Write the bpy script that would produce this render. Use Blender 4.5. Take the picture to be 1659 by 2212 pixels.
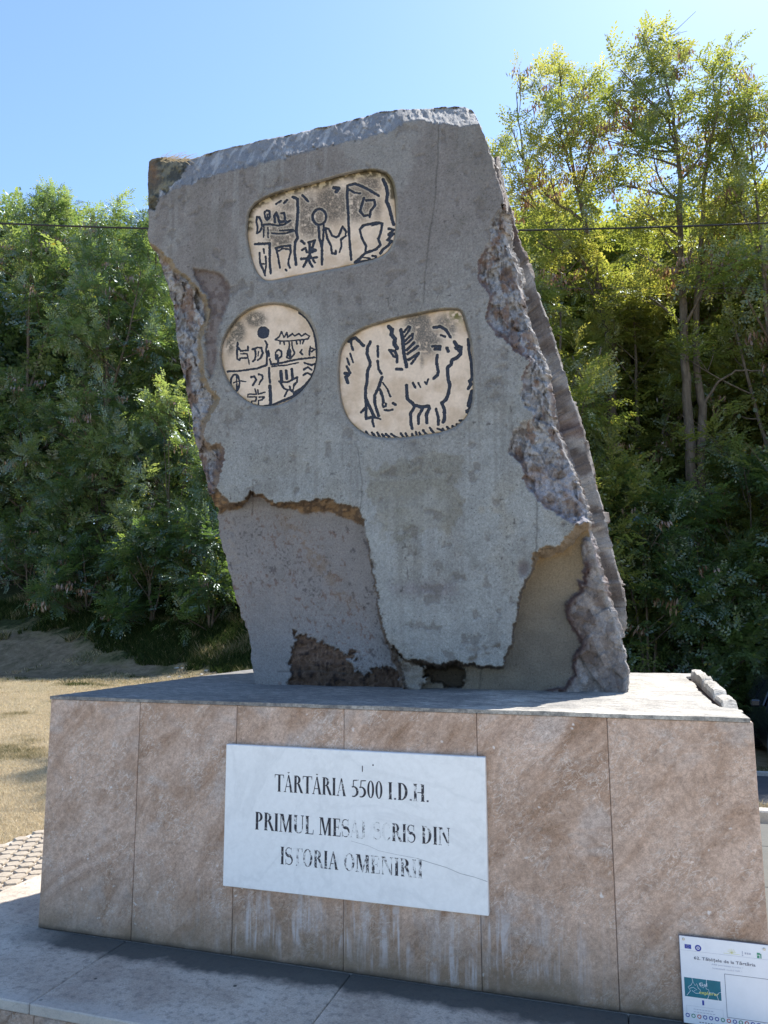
import bpy, math, random
import numpy as np
from mathutils import Matrix, Vector

random.seed(7)
RNG = np.random.default_rng(7)
scene = bpy.context.scene
for o in list(bpy.data.objects):
    bpy.data.objects.remove(o, do_unlink=True)
COL = scene.collection

# ------------------------------------------------------------------ camera, world, sun, exposure
CAM = np.array([3.0474, -3.496, 1.6041])
F_PX, PITCH, ROLL, YAW = 1626.8, 0.1430, -0.0044, 0.3086      # focal length for a picture 1659 wide, 2212 high
cy_, sy_, cp_, sp_ = math.cos(YAW), math.sin(YAW), math.cos(PITCH), math.sin(PITCH)
R0 = np.array([cy_, sy_, 0.0])
F0 = np.array([-sy_ * cp_, cy_ * cp_, sp_])
U0 = np.array([sy_ * sp_, -cy_ * sp_, cp_])
cr_, sr_ = math.cos(ROLL), math.sin(ROLL)
RIGHT = cr_ * R0 + sr_ * U0
UP = cr_ * U0 - sr_ * R0
cam_data = bpy.data.cameras.new('camera')
cam = bpy.data.objects.new('camera', cam_data)
COL.objects.link(cam)
cam.matrix_world = Matrix(((RIGHT[0], UP[0], -F0[0], CAM[0]), (RIGHT[1], UP[1], -F0[1], CAM[1]),
                           (RIGHT[2], UP[2], -F0[2], CAM[2]), (0, 0, 0, 1)))
cam_data.sensor_fit = 'VERTICAL'
cam_data.sensor_height = 24.0
cam_data.lens = F_PX / 2212.0 * 24.0
cam_data.clip_start = 0.05
cam_data.clip_end = 3000.0
scene.camera = cam

SUN = np.array([0.255, 0.75, 1.0]); SUN /= np.linalg.norm(SUN)
world = bpy.data.worlds.new('World'); scene.world = world
world.use_nodes = True
wn = world.node_tree
bg = wn.nodes['Background']
skyt = wn.nodes.new('ShaderNodeTexSky')
skyt.sky_type = 'NISHITA'; skyt.sun_disc = False
skyt.sun_elevation = math.asin(SUN[2])
skyt.sun_rotation = math.atan2(SUN[0], SUN[1])
skyt.altitude = 200; skyt.air_density = 1.0; skyt.dust_density = 0.25; skyt.ozone_density = 4.0
wn.links.new(skyt.outputs[0], bg.inputs[0])
bg.inputs[1].default_value = 0.145
sl = bpy.data.lights.new('sun', 'SUN'); sl.energy = 4.9; sl.angle = math.radians(0.53); sl.color = (1.0, 0.955, 0.88)
sun = bpy.data.objects.new('sun', sl); COL.objects.link(sun)
sun.rotation_euler = Vector(SUN).to_track_quat('Z', 'Y').to_euler()
scene.view_settings.view_transform = 'Standard'
scene.view_settings.look = 'None'
scene.view_settings.exposure = 1.04
scene.view_settings.gamma = 1.0
scene.view_settings.use_curve_mapping = False
try:
    scene.cycles.use_denoising = True
    scene.cycles.transparent_max_bounces = 8
    scene.cycles.max_bounces = 8
except Exception:
    pass

# ------------------------------------------------------------------ geometry helpers
def rays(x, y):
    """directions of the lines of sight through picture points (vectorised)"""
    u = (np.asarray(x, float) - 829.5) / F_PX
    v = (np.asarray(y, float) - 1106.0) / F_PX
    return F0 + u[..., None] * RIGHT - v[..., None] * UP

def on_y(x, y, yy):
    d = rays(x, y)
    t = (np.asarray(yy, float) - CAM[1]) / d[..., 1]
    return CAM + t[..., None] * d

def px_of(P):
    r = np.asarray(P, float) - CAM
    z = r @ F0
    return 829.5 + F_PX * (r @ RIGHT) / z, 1106 - F_PX * (r @ UP) / z

def hash3(i, j, k):
    h = (i.astype(np.int64) * 374761393 + j.astype(np.int64) * 668265263 + k.astype(np.int64) * 2147483647 % 1000003 + k.astype(np.int64) * 9176213)
    h = (h ^ (h >> 13)) * 1274126177
    h = (h ^ (h >> 16)) & 0xffffff
    return h / float(0xffffff)

def vnoise(x, y, z=0.0):
    x, y, z = np.broadcast_arrays(np.asarray(x, float), np.asarray(y, float), np.asarray(z, float))
    i, j, k = np.floor(x), np.floor(y), np.floor(z)
    fx, fy, fz = x - i, y - j, z - k
    fx, fy, fz = [f * f * (3 - 2 * f) for f in (fx, fy, fz)]
    r = 0
    for a in (0, 1):
        for b in (0, 1):
            for c in (0, 1):
                w = (fx if a else 1 - fx) * (fy if b else 1 - fy) * (fz if c else 1 - fz)
                r = r + w * hash3(i + a, j + b, k + c)
    return r

def fbm(x, y, z=0.0, o=4, lac=2.03, g=0.5):
    s, a, n = 0, 1.0, 0
    x, y, z = np.asarray(x, float), np.asarray(y, float), np.asarray(z, float)
    for q in range(o):
        s = s + a * vnoise(x + 17.3 * q, y - 9.1 * q, z + 3.7 * q)
        n += a; a *= g
        x, y, z = x * lac, y * lac, z * lac
    return s / n

def ridged(x, y, z=0.0, o=4):
    s, a, n = 0, 1.0, 0
    x, y, z = np.asarray(x, float), np.asarray(y, float), np.asarray(z, float)
    for q in range(o):
        s = s + a * (1 - np.abs(2 * vnoise(x + 11.3 * q, y + 5.1 * q, z) - 1))
        n += a; a *= 0.5
        x, y, z = x * 2.1, y * 2.1, z * 2.1
    return s / n

def facets(x, y, sd=0):
    """broken-rock facets: every cell of a scattered mosaic is its own tilted plane"""
    x, y = np.broadcast_arrays(np.asarray(x, float), np.asarray(y, float))
    x = x + .5 * (vnoise(x * 1.3, y * 1.3, sd + .5) - .5); y = y + .5 * (vnoise(x * 1.3, y * 1.3, sd + 9.5) - .5)
    i, j = np.floor(x), np.floor(y)
    best = np.full(x.shape, 1e9); out = np.zeros(x.shape); tone = np.zeros(x.shape)
    k = np.full(x.shape, float(sd))
    for a in (-1, 0, 1):
        for b in (-1, 0, 1):
            ci, cj = i + a, j + b
            px_, py_ = ci + hash3(ci, cj, k), cj + hash3(ci, cj, k + 101)
            d = (x - px_) ** 2 + (y - py_) ** 2
            m = d < best
            best = np.where(m, d, best)
            v = (hash3(ci, cj, k + 211) - .5) + (hash3(ci, cj, k + 307) - .5) * 1.7 * (x - px_) + (hash3(ci, cj, k + 401) - .5) * 1.7 * (y - py_)
            out = np.where(m, v, out); tone = np.where(m, hash3(ci, cj, k + 503), tone)
    return out, tone

def sm(t):
    t = np.clip(t, 0, 1)
    return t * t * (3 - 2 * t)

def dist_line(X, Y, pts, closed=False, near=False):
    """distance to a polyline; with near also the nearest point"""
    P = np.asarray(pts, float)
    if closed:
        P = np.vstack([P, P[:1]])
    best = np.full(X.shape, 1e18)
    nx = np.zeros(X.shape); ny = np.zeros(X.shape)
    for (ax, ay), (bx, by) in zip(P[:-1], P[1:]):
        dx, dy = bx - ax, by - ay
        L = dx * dx + dy * dy
        t = np.clip(((X - ax) * dx + (Y - ay) * dy) / L, 0, 1) if L > 1e-12 else np.zeros(X.shape)
        qx, qy = ax + t * dx, ay + t * dy
        d = (X - qx) ** 2 + (Y - qy) ** 2
        m = d < best
        best = np.where(m, d, best)
        if near:
            nx = np.where(m, qx, nx); ny = np.where(m, qy, ny)
    best = np.sqrt(best)
    return (best, nx, ny) if near else best

def inside(X, Y, pts):
    P = np.asarray(pts, float)
    r = np.zeros(X.shape, bool)
    for (ax, ay), (bx, by) in zip(P, np.roll(P, -1, axis=0)):
        if ay == by:
            continue
        c = ((ay > Y) != (by > Y)) & (X < (bx - ax) * (Y - ay) / (by - ay) + ax)
        r ^= c
    return r

def sdf(X, Y, pts):
    d = dist_line(X, Y, pts, True)
    return np.where(inside(X, Y, pts), d, -d)

def smooth_poly(pts, n=2, closed=True):
    P = [tuple(p) for p in pts]
    for _ in range(n):
        Q = []
        L = len(P)
        for i in range(L if closed else L - 1):
            a, b = P[i], P[(i + 1) % L]
            Q.append((a[0] * .75 + b[0] * .25, a[1] * .75 + b[1] * .25))
            Q.append((a[0] * .25 + b[0] * .75, a[1] * .25 + b[1] * .75))
        if not closed:
            Q = [P[0]] + Q + [P[-1]]
        P = Q
    return P

def np_mesh(name, V, F, col=None, tint=None, smooth=False):
    V = np.ascontiguousarray(V, dtype=np.float32)
    me = bpy.data.meshes.new(name)
    F = [np.ascontiguousarray(f, dtype=np.int32) for f in (F if isinstance(F, list) else [F]) if len(f)]
    me.vertices.add(len(V)); me.vertices.foreach_set('co', V.ravel())
    nl = sum(f.size for f in F); npoly = sum(len(f) for f in F)
    me.loops.add(nl); me.loops.foreach_set('vertex_index', np.concatenate([f.ravel() for f in F]))
    me.polygons.add(npoly)
    tot = np.concatenate([np.full(len(f), f.shape[1], np.int32) for f in F])
    st = np.concatenate([[0], np.cumsum(tot)[:-1]]).astype(np.int32)
    me.polygons.foreach_set('loop_start', st)
    me.polygons.foreach_set('use_smooth', np.full(npoly, smooth))
    if col is not None:
        a = me.attributes.new('Col', 'FLOAT_COLOR', 'POINT')
        c = np.ones((len(V), 4), np.float32); c[:, :3] = col
        a.data.foreach_set('color', c.ravel())
    if tint is not None:
        a = me.attributes.new('tint', 'FLOAT', 'POINT')
        a.data.foreach_set('value', np.ascontiguousarray(tint, dtype=np.float32))
    me.update(calc_edges=True)
    me.validate()
    return me

def add(name, me, mat, parent=None, loc=None):
    """link one mesh object; with a parent and no loc the mesh is in world coordinates"""
    o = bpy.data.objects.new(name, me)
    COL.objects.link(o)
    if mat is not None and len(me.materials) == 0:
        me.materials.append(mat)
    if parent is not None:
        o.parent = parent
        root = parent
        off = Vector((0, 0, 0))
        while root is not None:
            off = off + root.location
            root = root.parent
        o.location = Vector(loc) if loc is not None else -off
    elif loc is not None:
        o.location = loc
    return o

def thing(name, label, cat, loc, group=None):
    o = bpy.data.objects.new(name, None); COL.objects.link(o)
    o.location = loc; o.empty_display_size = 0.1
    o['label'] = label; o['category'] = cat
    if group: o['group'] = group
    return o

def tag(o, label=None, cat=None, group=None, kind=None):
    for k, v in (('label', label), ('category', cat), ('group', group), ('kind', kind)):
        if v: o[k] = v
    return o

def box_vf(x0, x1, y0, y1, z0, z1, b=0.0):
    """box with chamfered edges: vertices and faces (quads, tris)"""
    if b <= 0:
        V = [(x, y, z) for x in (x0, x1) for y in (y0, y1) for z in (z0, z1)]
        return np.array(V), [np.array([(0, 1, 3, 2), (4, 6, 7, 5), (0, 4, 5, 1), (2, 3, 7, 6), (0, 2, 6, 4), (1, 5, 7, 3)])]
    V = []; idx = {}
    lo, hi = (x0, y0, z0), (x1, y1, z1)
    for s in [(a, c, d) for a in (0, 1) for c in (0, 1) for d in (0, 1)]:
        for ax in range(3):
            p = [0, 0, 0]
            for q in range(3):
                base = hi[q] if s[q] else lo[q]
                p[q] = base if q == ax else base + (-b if s[q] else b)
            idx[(s, ax)] = len(V); V.append(p)
    Q, T = [], []
    for ax in range(3):
        o1, o2 = (ax + 1) % 3, (ax + 2) % 3
        for v in (0, 1):
            f = []
            for a, c in ((0, 0), (1, 0), (1, 1), (0, 1)):
                s = [0, 0, 0]; s[ax] = v; s[o1] = a; s[o2] = c
                f.append(idx[(tuple(s), ax)])
            Q.append(f if v else f[::-1])
    for ax in range(3):
        o1, o2 = (ax + 1) % 3, (ax + 2) % 3
        for a in (0, 1):
            for c in (0, 1):
                s0 = [0, 0, 0]; s0[o1] = a; s0[o2] = c
                s1 = list(s0); s1[ax] = 1
                f = [idx[(tuple(s0), o1)], idx[(tuple(s1), o1)], idx[(tuple(s1), o2)], idx[(tuple(s0), o2)]]
                Q.append(f if (a ^ c) else f[::-1])
    for s in [(a, c, d) for a in (0, 1) for c in (0, 1) for d in (0, 1)]:
        f = [idx[(s, 0)], idx[(s, 1)], idx[(s, 2)]]
        T.append(f if (s[0] + s[1] + s[2]) % 2 else f[::-1])
    return np.array(V, float), [np.array(Q), np.array(T)]

class MB:
    """collects shapes into one mesh"""
    def __init__(s): s.V = []; s.Q = []; s.T = []; s.n = 0
    def put(s, V, F):
        for f in F:
            if len(f):
                (s.Q if f.shape[1] == 4 else s.T).append(np.asarray(f) + s.n)
        s.V.append(np.asarray(V, float)); s.n += len(V)
    def box(s, *a, b=0.0): s.put(*box_vf(*a, b=b))
    def tube(s, pts, rad, n=8, cap=True):
        P = np.asarray(pts, float); m = len(P)
        rad = np.broadcast_to(np.asarray(rad, float), (m,))
        T = np.gradient(P, axis=0); T /= np.linalg.norm(T, axis=1)[:, None] + 1e-12
        ref = np.array([0, 0, 1.0]) if abs(T[0][2]) < .9 else np.array([1.0, 0, 0])
        A = np.cross(T, ref); A /= np.linalg.norm(A, axis=1)[:, None] + 1e-12
        B = np.cross(T, A)
        th = np.linspace(0, 2 * np.pi, n, endpoint=False)
        V = (P[:, None] + rad[:, None, None] * (np.cos(th)[None, :, None] * A[:, None] + np.sin(th)[None, :, None] * B[:, None])).reshape(-1, 3)
        i = np.arange(m - 1)[:, None] * n; j = np.arange(n)[None]; k = (j + 1) % n
        Q = np.stack([i + j, i + k, i + n + k, i + n + j], -1).reshape(-1, 4)
        F = [Q]
        if cap:
            V = np.vstack([V, P[:1], P[-1:]]); c0 = m * n
            jj = np.arange(n)
            F.append(np.stack([np.full(n, c0), (jj + 1) % n, jj], 1))
            F.append(np.stack([np.full(n, c0 + 1), (m - 1) * n + jj, (m - 1) * n + (jj + 1) % n], 1))
        s.put(V, F)
    def lathe(s, prof, c, axis=2, n=24):
        """profile [(r, h)] round an axis through c"""
        th = np.linspace(0, 2 * np.pi, n, endpoint=False)
        V = []
        for r, h in prof:
            for t in th:
                p = [0, 0, 0]
                p[(axis + 1) % 3] = r * math.cos(t); p[(axis + 2) % 3] = r * math.sin(t); p[axis] = h
                V.append((p[0] + c[0], p[1] + c[1], p[2] + c[2]))
        m = len(prof); i = np.arange(m - 1)[:, None] * n; j = np.arange(n)[None]; k = (j + 1) % n
        s.put(V, [np.stack([i + j, i + k, i + n + k, i + n + j], -1).reshape(-1, 4)])
    def mesh(s, name, smooth=False, col=None, tint=None):
        F = []
        if s.Q: F.append(np.concatenate(s.Q))
        if s.T: F.append(np.concatenate(s.T))
        return np_mesh(name, np.concatenate(s.V), F, col=col, tint=tint, smooth=smooth)

# ------------------------------------------------------------------ materials
class NT:
    def __init__(s, name):
        s.m = bpy.data.materials.new(name); s.m.use_nodes = True
        s.t = s.m.node_tree; s.b = s.t.nodes['Principled BSDF']; s.out = s.t.nodes['Material Output']
    def n(s, typ, **kw):
        nd = s.t.nodes.new('ShaderNode' + typ)
        for k, v in kw.items():
            if k.startswith('i_'):
                key = k[2:]
                nd.inputs[int(key) if key.isdigit() else key].default_value = v
            else:
                setattr(nd, k, v)
        return nd
    def l(s, a, b): s.t.links.new(a, b)
    def coord(s, kind='Object', scale=(1, 1, 1), rot=(0, 0, 0), rand=0.0):
        c = s.n('TexCoord').outputs[kind]
        mp = s.n('Mapping'); mp.inputs['Scale'].default_value = scale; mp.inputs['Rotation'].default_value = rot
        if rand:
            oi = s.n('ObjectInfo'); mm = s.n('Math', operation='MULTIPLY'); s.l(oi.outputs['Random'], mm.inputs[0]); mm.inputs[1].default_value = rand
            ad = s.n('VectorMath', operation='ADD'); s.l(c, ad.inputs[0]); s.l(mm.outputs[0], ad.inputs[1]); c = ad.outputs[0]
        s.l(c, mp.inputs['Vector'])
        return mp.outputs[0]
    def band(s, ang, stretch, rand=37.0):
        """coordinates turned by ang in the wall plane, then squeezed across, so noise runs in slanting bands"""
        c = s.coord(rand=rand)
        mp = s.n('Mapping'); mp.vector_type = 'TEXTURE'
        mp.inputs['Rotation'].default_value = (0, ang, 0); mp.inputs['Scale'].default_value = (1.0, 1.0, 1.0 / stretch)
        s.l(c, mp.inputs['Vector']); return mp.outputs[0]
    def noise(s, vec, scale, detail=6, rough=0.6, dist=0.0):
        nd = s.n('TexNoise', i_Scale=scale, i_Detail=detail, i_Roughness=rough, i_Distortion=dist)
        s.l(vec, nd.inputs['Vector']); return nd.outputs['Fac']
    def ramp(s, fac, stops, interp='LINEAR'):
        r = s.n('ValToRGB'); r.color_ramp.interpolation = interp
        e = r.color_ramp.elements
        while len(e) < len(stops): e.new(0.5)
        for el, (p, c) in zip(e, stops):
            el.position = p; el.color = (*c, 1) if not isinstance(c, (int, float)) else (c, c, c, 1)
        s.l(fac, r.inputs[0]); return r.outputs[0]
    def mix(s, fac, a, b, mode='MIX'):
        nd = s.n('Mix', data_type='RGBA', blend_type=mode)
        for sock, v in ((nd.inputs[0], fac), (nd.inputs[6], a), (nd.inputs[7], b)):
            if isinstance(v, (int, float)): sock.default_value = v
            elif isinstance(v, tuple): sock.default_value = (*v, 1)
            else: s.l(v, sock)
        return nd.outputs[2]
    def math(s, op, a, b=0.0, clamp=False):
        nd = s.n('Math', operation=op, use_clamp=clamp)
        for sock, v in ((nd.inputs[0], a), (nd.inputs[1], b)):
            if isinstance(v, (int, float)): sock.default_value = v
            else: s.l(v, sock)
        return nd.outputs[0]
    def bump(s, h, strength=0.5, dist=0.01, prev=None):
        nd = s.n('Bump', i_Strength=strength, i_Distance=dist)
        s.l(h, nd.inputs['Height'])
        if prev is not None: s.l(prev, nd.inputs['Normal'])
        s.l(nd.outputs[0], s.b.inputs['Normal']); return nd.outputs[0]
    def color(s, c):
        if isinstance(c, tuple): s.b.inputs['Base Color'].default_value = (*c, 1)
        else: s.l(c, s.b.inputs['Base Color'])
    def rough(s, r, spec=0.3):
        if isinstance(r, (int, float)): s.b.inputs['Roughness'].default_value = r
        else: s.l(r, s.b.inputs['Roughness'])
        s.b.inputs['Specular IOR Level'].default_value = spec

def flat_mat(name, c, rough=0.6, metal=0.0, spec=0.4, var=0.12, scale=20):
    t = NT(name); v = t.coord(rand=7)
    f = t.noise(v, scale, 4)
    lo = tuple(x * (1 - var) for x in c); hi = tuple(min(1, x * (1 + var)) for x in c)
    t.color(t.ramp(f, [(0.3, lo), (0.7, hi)])); t.rough(rough, spec); t.b.inputs['Metallic'].default_value = metal
    return t.m
# ------------------------------------------------------------------ stone materials
def rock_material():
    t = NT('grey_andesite'); v = t.coord()
    a = t.n('Attribute', attribute_name='Col').outputs['Color']
    n1 = t.noise(v, 7, 8, 0.65); n2 = t.noise(v, 90, 4, 0.7); n3 = t.noise(v, 300, 2, 0.6)
    c = t.mix(1.0, a, t.ramp(n1, [(0.25, 0.86), (0.75, 1.14)]), 'MULTIPLY')
    c = t.mix(1.0, c, t.ramp(n2, [(0.3, 0.74), (0.52, 1.0), (0.75, 1.22)]), 'MULTIPLY')
    c = t.mix(0.8, c, t.ramp(n3, [(0.3, 0.72), (0.7, 1.25)]), 'MULTIPLY')
    vo = t.n('TexVoronoi', i_Scale=42.0, i_Randomness=1.0); t.l(v, vo.inputs['Vector'])
    pit = t.ramp(vo.outputs['Distance'], [(0.10, 0.42), (0.17, 1.0)])
    msk = t.ramp(t.noise(v, 9, 3), [(0.42, 0.0), (0.6, 1.0)])
    c = t.mix(msk, c, t.mix(1.0, c, pit, 'MULTIPLY'))
    t.color(c); t.rough(0.88, 0.25)
    b1 = t.bump(n2, 0.55, 0.008)
    t.bump(t.noise(v, 24, 7, 0.75), 0.6, 0.02, b1)
    return t.m

def panel_material():
    t = NT('cream_limestone'); v = t.coord()
    a = t.n('Attribute', attribute_name='Col').outputs['Color']
    n2 = t.noise(v, 60, 6, 0.7); n1 = t.noise(v, 9, 5)
    c = t.mix(1.0, a, t.ramp(n2, [(0.3, 0.88), (0.7, 1.1)]), 'MULTIPLY')
    c = t.mix(1.0, c, t.ramp(n1, [(0.3, 0.92), (0.7, 1.06)]), 'MULTIPLY')
    t.color(c); t.rough(0.85, 0.25); t.bump(n2, 0.25, 0.004)
    return t.m

def travertine(name, tone=1.0, base_stain=True):
    t = NT(name); v = t.coord(rand=37.0)
    vr = t.band(-0.7, 2.0)
    big = t.noise(vr, 1.0, 9, 0.68, 0.8)
    c = t.ramp(big, [(0.30, (0.320, 0.210, 0.145)), (0.43, (0.425, 0.295, 0.218)), (0.56, (0.500, 0.365, 0.285)), (0.70, (0.450, 0.328, 0.262))])
    rust = t.ramp(t.noise(t.band(-0.85, 3.4), 0.95, 10, 0.76, 1.1), [(0.46, 0.0), (0.62, 1.0)])
    c = t.mix(t.math('MULTIPLY', rust, 0.72), c, (0.225, 0.125, 0.068))
    grey = t.ramp(t.noise(v, 2.6, 7, 0.6, 1.2), [(0.54, 0.0), (0.64, 1.0)])
    c = t.mix(t.math('MULTIPLY', grey, 0.45), c, (0.43, 0.385, 0.36))
    # sparse swirling pale veins and thin dark ones
    def vein(scale, dist, width, msk_scale, lo, hi, colr, amt, c):
        ve = t.n('TexNoise', i_Scale=scale, i_Detail=4.0, i_Roughness=0.55, i_Distortion=dist)
        t.l(vr, ve.inputs['Vector'])
        vv = t.ramp(t.math('ABSOLUTE', t.math('SUBTRACT', ve.outputs['Fac'], 0.5)), [(0.0, 1.0), (width, 0.0)])
        mk = t.ramp(t.noise(v, msk_scale, 4, 0.6), [(lo, 0.0), (hi, 1.0)])
        return t.mix(t.math('MULTIPLY', t.math('MULTIPLY', vv, mk), amt), c, colr)
    c = vein(8.0, 2.0, 0.020, 3.1, 0.50, 0.62, (0.58, 0.51, 0.46), 0.5, c)
    c = vein(7.5, 2.2, 0.014, 4.3, 0.52, 0.62, (0.19, 0.13, 0.10), 0.60, c)
    c = vein(19.0, 1.0, 0.034, 6.0, 0.46, 0.58, (0.60, 0.52, 0.46), 0.75, c)
    f = t.noise(v, 60, 6, 0.78); f2 = t.noise(v, 190, 3, 0.7)
    c = t.mix(1.0, c, t.ramp(f, [(0.32, 0.66), (0.5, 1.0), (0.70, 1.30)]), 'MULTIPLY')
    f3 = t.noise(v, 17, 7, 0.75, 0.5)
    c = t.mix(1.0, c, t.ramp(f3, [(0.32, 0.86), (0.5, 1.0), (0.68, 1.12)]), 'MULTIPLY')
    c = t.mix(1.0, c, t.ramp(f2, [(0.32, 0.84), (0.68, 1.16)]), 'MULTIPLY')
    vo = t.n('TexVoronoi', i_Scale=15.0, i_Randomness=1.0)
    wv = t.n('VectorMath', operation='ADD'); nz = t.n('TexNoise', i_Scale=22.0, i_Detail=3.0)
    t.l(v, nz.inputs['Vector']); sc_ = t.n('VectorMath', operation='SCALE'); t.l(nz.outputs['Color'], sc_.inputs[0]); sc_.inputs['Scale'].default_value = 0.06
    t.l(v, wv.inputs[0]); t.l(sc_.outputs[0], wv.inputs[1]); t.l(wv.outputs[0], vo.inputs['Vector'])
    fm = t.math('MULTIPLY', t.ramp(vo.outputs['Distance'], [(0.08, 1.0), (0.14, 0.0)]), t.ramp(t.noise(v, 4, 3), [(0.54, 0.0), (0.60, 1.0)]))
    c = t.mix(t.math('MULTIPLY', fm, 0.9), c, (0.66, 0.61, 0.58))
    if base_stain:
        g = t.n('NewGeometry'); sx = t.n('SeparateXYZ'); t.l(g.outputs['Position'], sx.inputs[0])
        z = sx.outputs['Z']; v0 = t.coord()
        wob = t.math('MULTIPLY', t.math('SUBTRACT', t.noise(v0, 4, 6, 0.65), 0.5), 0.42)
        zz = t.math('ADD', z, wob)
        damp = t.ramp(zz, [(0.0, 0.80), (0.12, 0.42), (0.36, 0.0)])
        c = t.mix(damp, c, (0.155, 0.120, 0.080))
        # lime washed down under the plaque, broken up by blots
        st = t.noise(t.coord(scale=(13, 1, 0.8)), 1.9, 5, 0.65, 0.4)
        blot = t.noise(t.coord(scale=(2.6, 1, 1.6)), 2.6, 7, 0.7, 0.6)
        sm_ = t.math('MULTIPLY', t.ramp(st, [(0.47, 0.0), (0.58, 1.0)]), t.ramp(blot, [(0.40, 0.0), (0.56, 1.0)]))
        xr_ = t.math('ABSOLUTE', t.math('SUBTRACT', sx.outputs['X'], 1.9))
        sm_ = t.math('MULTIPLY', sm_, t.ramp(t.math('MULTIPLY', xr_, 0.5), [(0.34, 1.0), (0.55, 0.12)]))
        zw = t.math('MULTIPLY', t.ramp(zz, [(-0.05, 0.0), (0.10, 1.0), (0.26, 1.0), (0.42, 0.0)]), sm_)
        c = t.mix(t.math('MULTIPLY', zw, 0.6), c, (0.52, 0.50, 0.51))
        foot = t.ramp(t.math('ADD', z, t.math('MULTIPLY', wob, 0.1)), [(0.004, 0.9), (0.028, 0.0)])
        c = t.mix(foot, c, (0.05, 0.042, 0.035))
    if tone != 1.0:
        c = t.mix(1.0, c, (tone, tone, tone), 'MULTIPLY')
    t.color(c); t.rough(0.62, 0.35)
    b = t.bump(f, 0.25, 0.004)
    t.bump(t.noise(v, 14, 6, 0.7), 0.2, 0.01, b)
    return t.m

def top_stone(name, dark=1.0):
    """weathered horizontal stone: pale limestone with dark lichen, its shaded left part painted darker"""
    t = NT(name); v = t.coord(rand=19.0)
    n1 = t.noise(v, 2.2, 8, 0.65); n2 = t.noise(t.coord(scale=(1, 3.0, 1), rand=19.0), 22, 7, 0.7); n3 = t.noise(v, 120, 3, 0.6)
    c = t.ramp(n1, [(0.36, (0.28, 0.26, 0.23)), (0.55, (0.44, 0.41, 0.36)), (0.72, (0.54, 0.51, 0.46))])
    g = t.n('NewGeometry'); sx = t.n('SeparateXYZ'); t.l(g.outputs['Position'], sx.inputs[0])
    left_shade = t.ramp(t.math('ADD', t.math('MULTIPLY', sx.outputs['X'], 0.25), t.math('MULTIPLY', t.math('SUBTRACT', n1, 0.5), 0.5)), [(0.52, 1.0), (0.72, 0.0)])  # left part in shadow: lichen thickens and shade is painted into the colour
    thr = t.math('ADD', t.math('ADD', t.math('MULTIPLY', n2, 0.7), t.math('MULTIPLY', t.noise(t.coord(scale=(1, 2.2, 1), rand=19.0), 6, 7, 0.7), 0.3)), t.math('MULTIPLY', left_shade, -0.075))
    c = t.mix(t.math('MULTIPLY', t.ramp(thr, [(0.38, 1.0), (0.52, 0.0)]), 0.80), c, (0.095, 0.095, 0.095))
    c = t.mix(t.math('MULTIPLY', left_shade, 0.35), c, (0.15, 0.15, 0.155))
    c = t.mix(1.0, c, t.ramp(n3, [(0.3, 0.7), (0.7, 1.25)]), 'MULTIPLY')
    if dark != 1.0:
        c = t.mix(1.0, c, (dark, dark, dark), 'MULTIPLY')
    t.color(c); t.rough(0.85, 0.25); t.bump(n2, 0.5, 0.01)
    return t.m

def step_stone():
    t = NT('step_limestone'); v = t.coord(rand=23.0)
    n1 = t.noise(v, 3.0, 8, 0.65, 0.3); n2 = t.noise(v, 30, 6, 0.7); n3 = t.noise(v, 150, 3, 0.6)
    c = t.ramp(n1, [(0.32, (0.36, 0.295, 0.24)), (0.5, (0.47, 0.40, 0.33)), (0.7, (0.57, 0.505, 0.43))])
    c = t.mix(t.math('MULTIPLY', t.ramp(n2, [(0.34, 1.0), (0.50, 0.0)]), 0.6), c, (0.16, 0.150, 0.14))
    c = t.mix(1.0, c, t.ramp(n3, [(0.3, 0.78), (0.7, 1.2)]), 'MULTIPLY')
    vo = t.n('TexVoronoi', i_Scale=9.0); t.l(v, vo.inputs['Vector'])
    c = t.mix(t.math('MULTIPLY', t.ramp(vo.outputs['Distance'], [(0.06, 1.0), (0.10, 0.0)]), t.ramp(t.noise(v, 2.4, 3), [(0.5, 0.0), (0.55, 1.0)])), c, (0.06, 0.055, 0.05))
    # black lichen band that follows the foot of the plinth
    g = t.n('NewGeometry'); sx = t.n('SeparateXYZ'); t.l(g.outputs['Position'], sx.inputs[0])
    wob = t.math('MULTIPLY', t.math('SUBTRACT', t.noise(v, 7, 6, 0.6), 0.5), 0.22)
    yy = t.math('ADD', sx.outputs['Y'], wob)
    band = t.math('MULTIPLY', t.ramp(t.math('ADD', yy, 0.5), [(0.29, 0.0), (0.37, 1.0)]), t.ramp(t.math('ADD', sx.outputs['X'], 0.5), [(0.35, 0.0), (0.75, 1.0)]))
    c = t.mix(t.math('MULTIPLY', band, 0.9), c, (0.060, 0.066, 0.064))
    ed = t.ramp(t.math('ADD', t.math('MULTIPLY', yy, -1.0), 0.0), [(0.57, 0.0), (0.63, 1.0)])
    c = t.mix(t.math('MULTIPLY', ed, 0.45), c, (0.48, 0.45, 0.41))
    t.color(c); t.rough(0.8, 0.3); t.bump(n2, 0.35, 0.008)
    return t.m

M = {}
M['rock'] = rock_material(); M['panel'] = panel_material()
M['trav'] = travertine('pink_travertine'); M['trav_dark'] = travertine('brown_travertine', 0.8, False)
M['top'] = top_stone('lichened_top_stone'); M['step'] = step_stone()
M['joint'] = flat_mat('dark_joint', (0.20, 0.15, 0.12), 0.95)
M['mortar'] = flat_mat('pale_mortar', (0.42, 0.38, 0.33), 0.95, scale=60, var=0.25)

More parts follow.
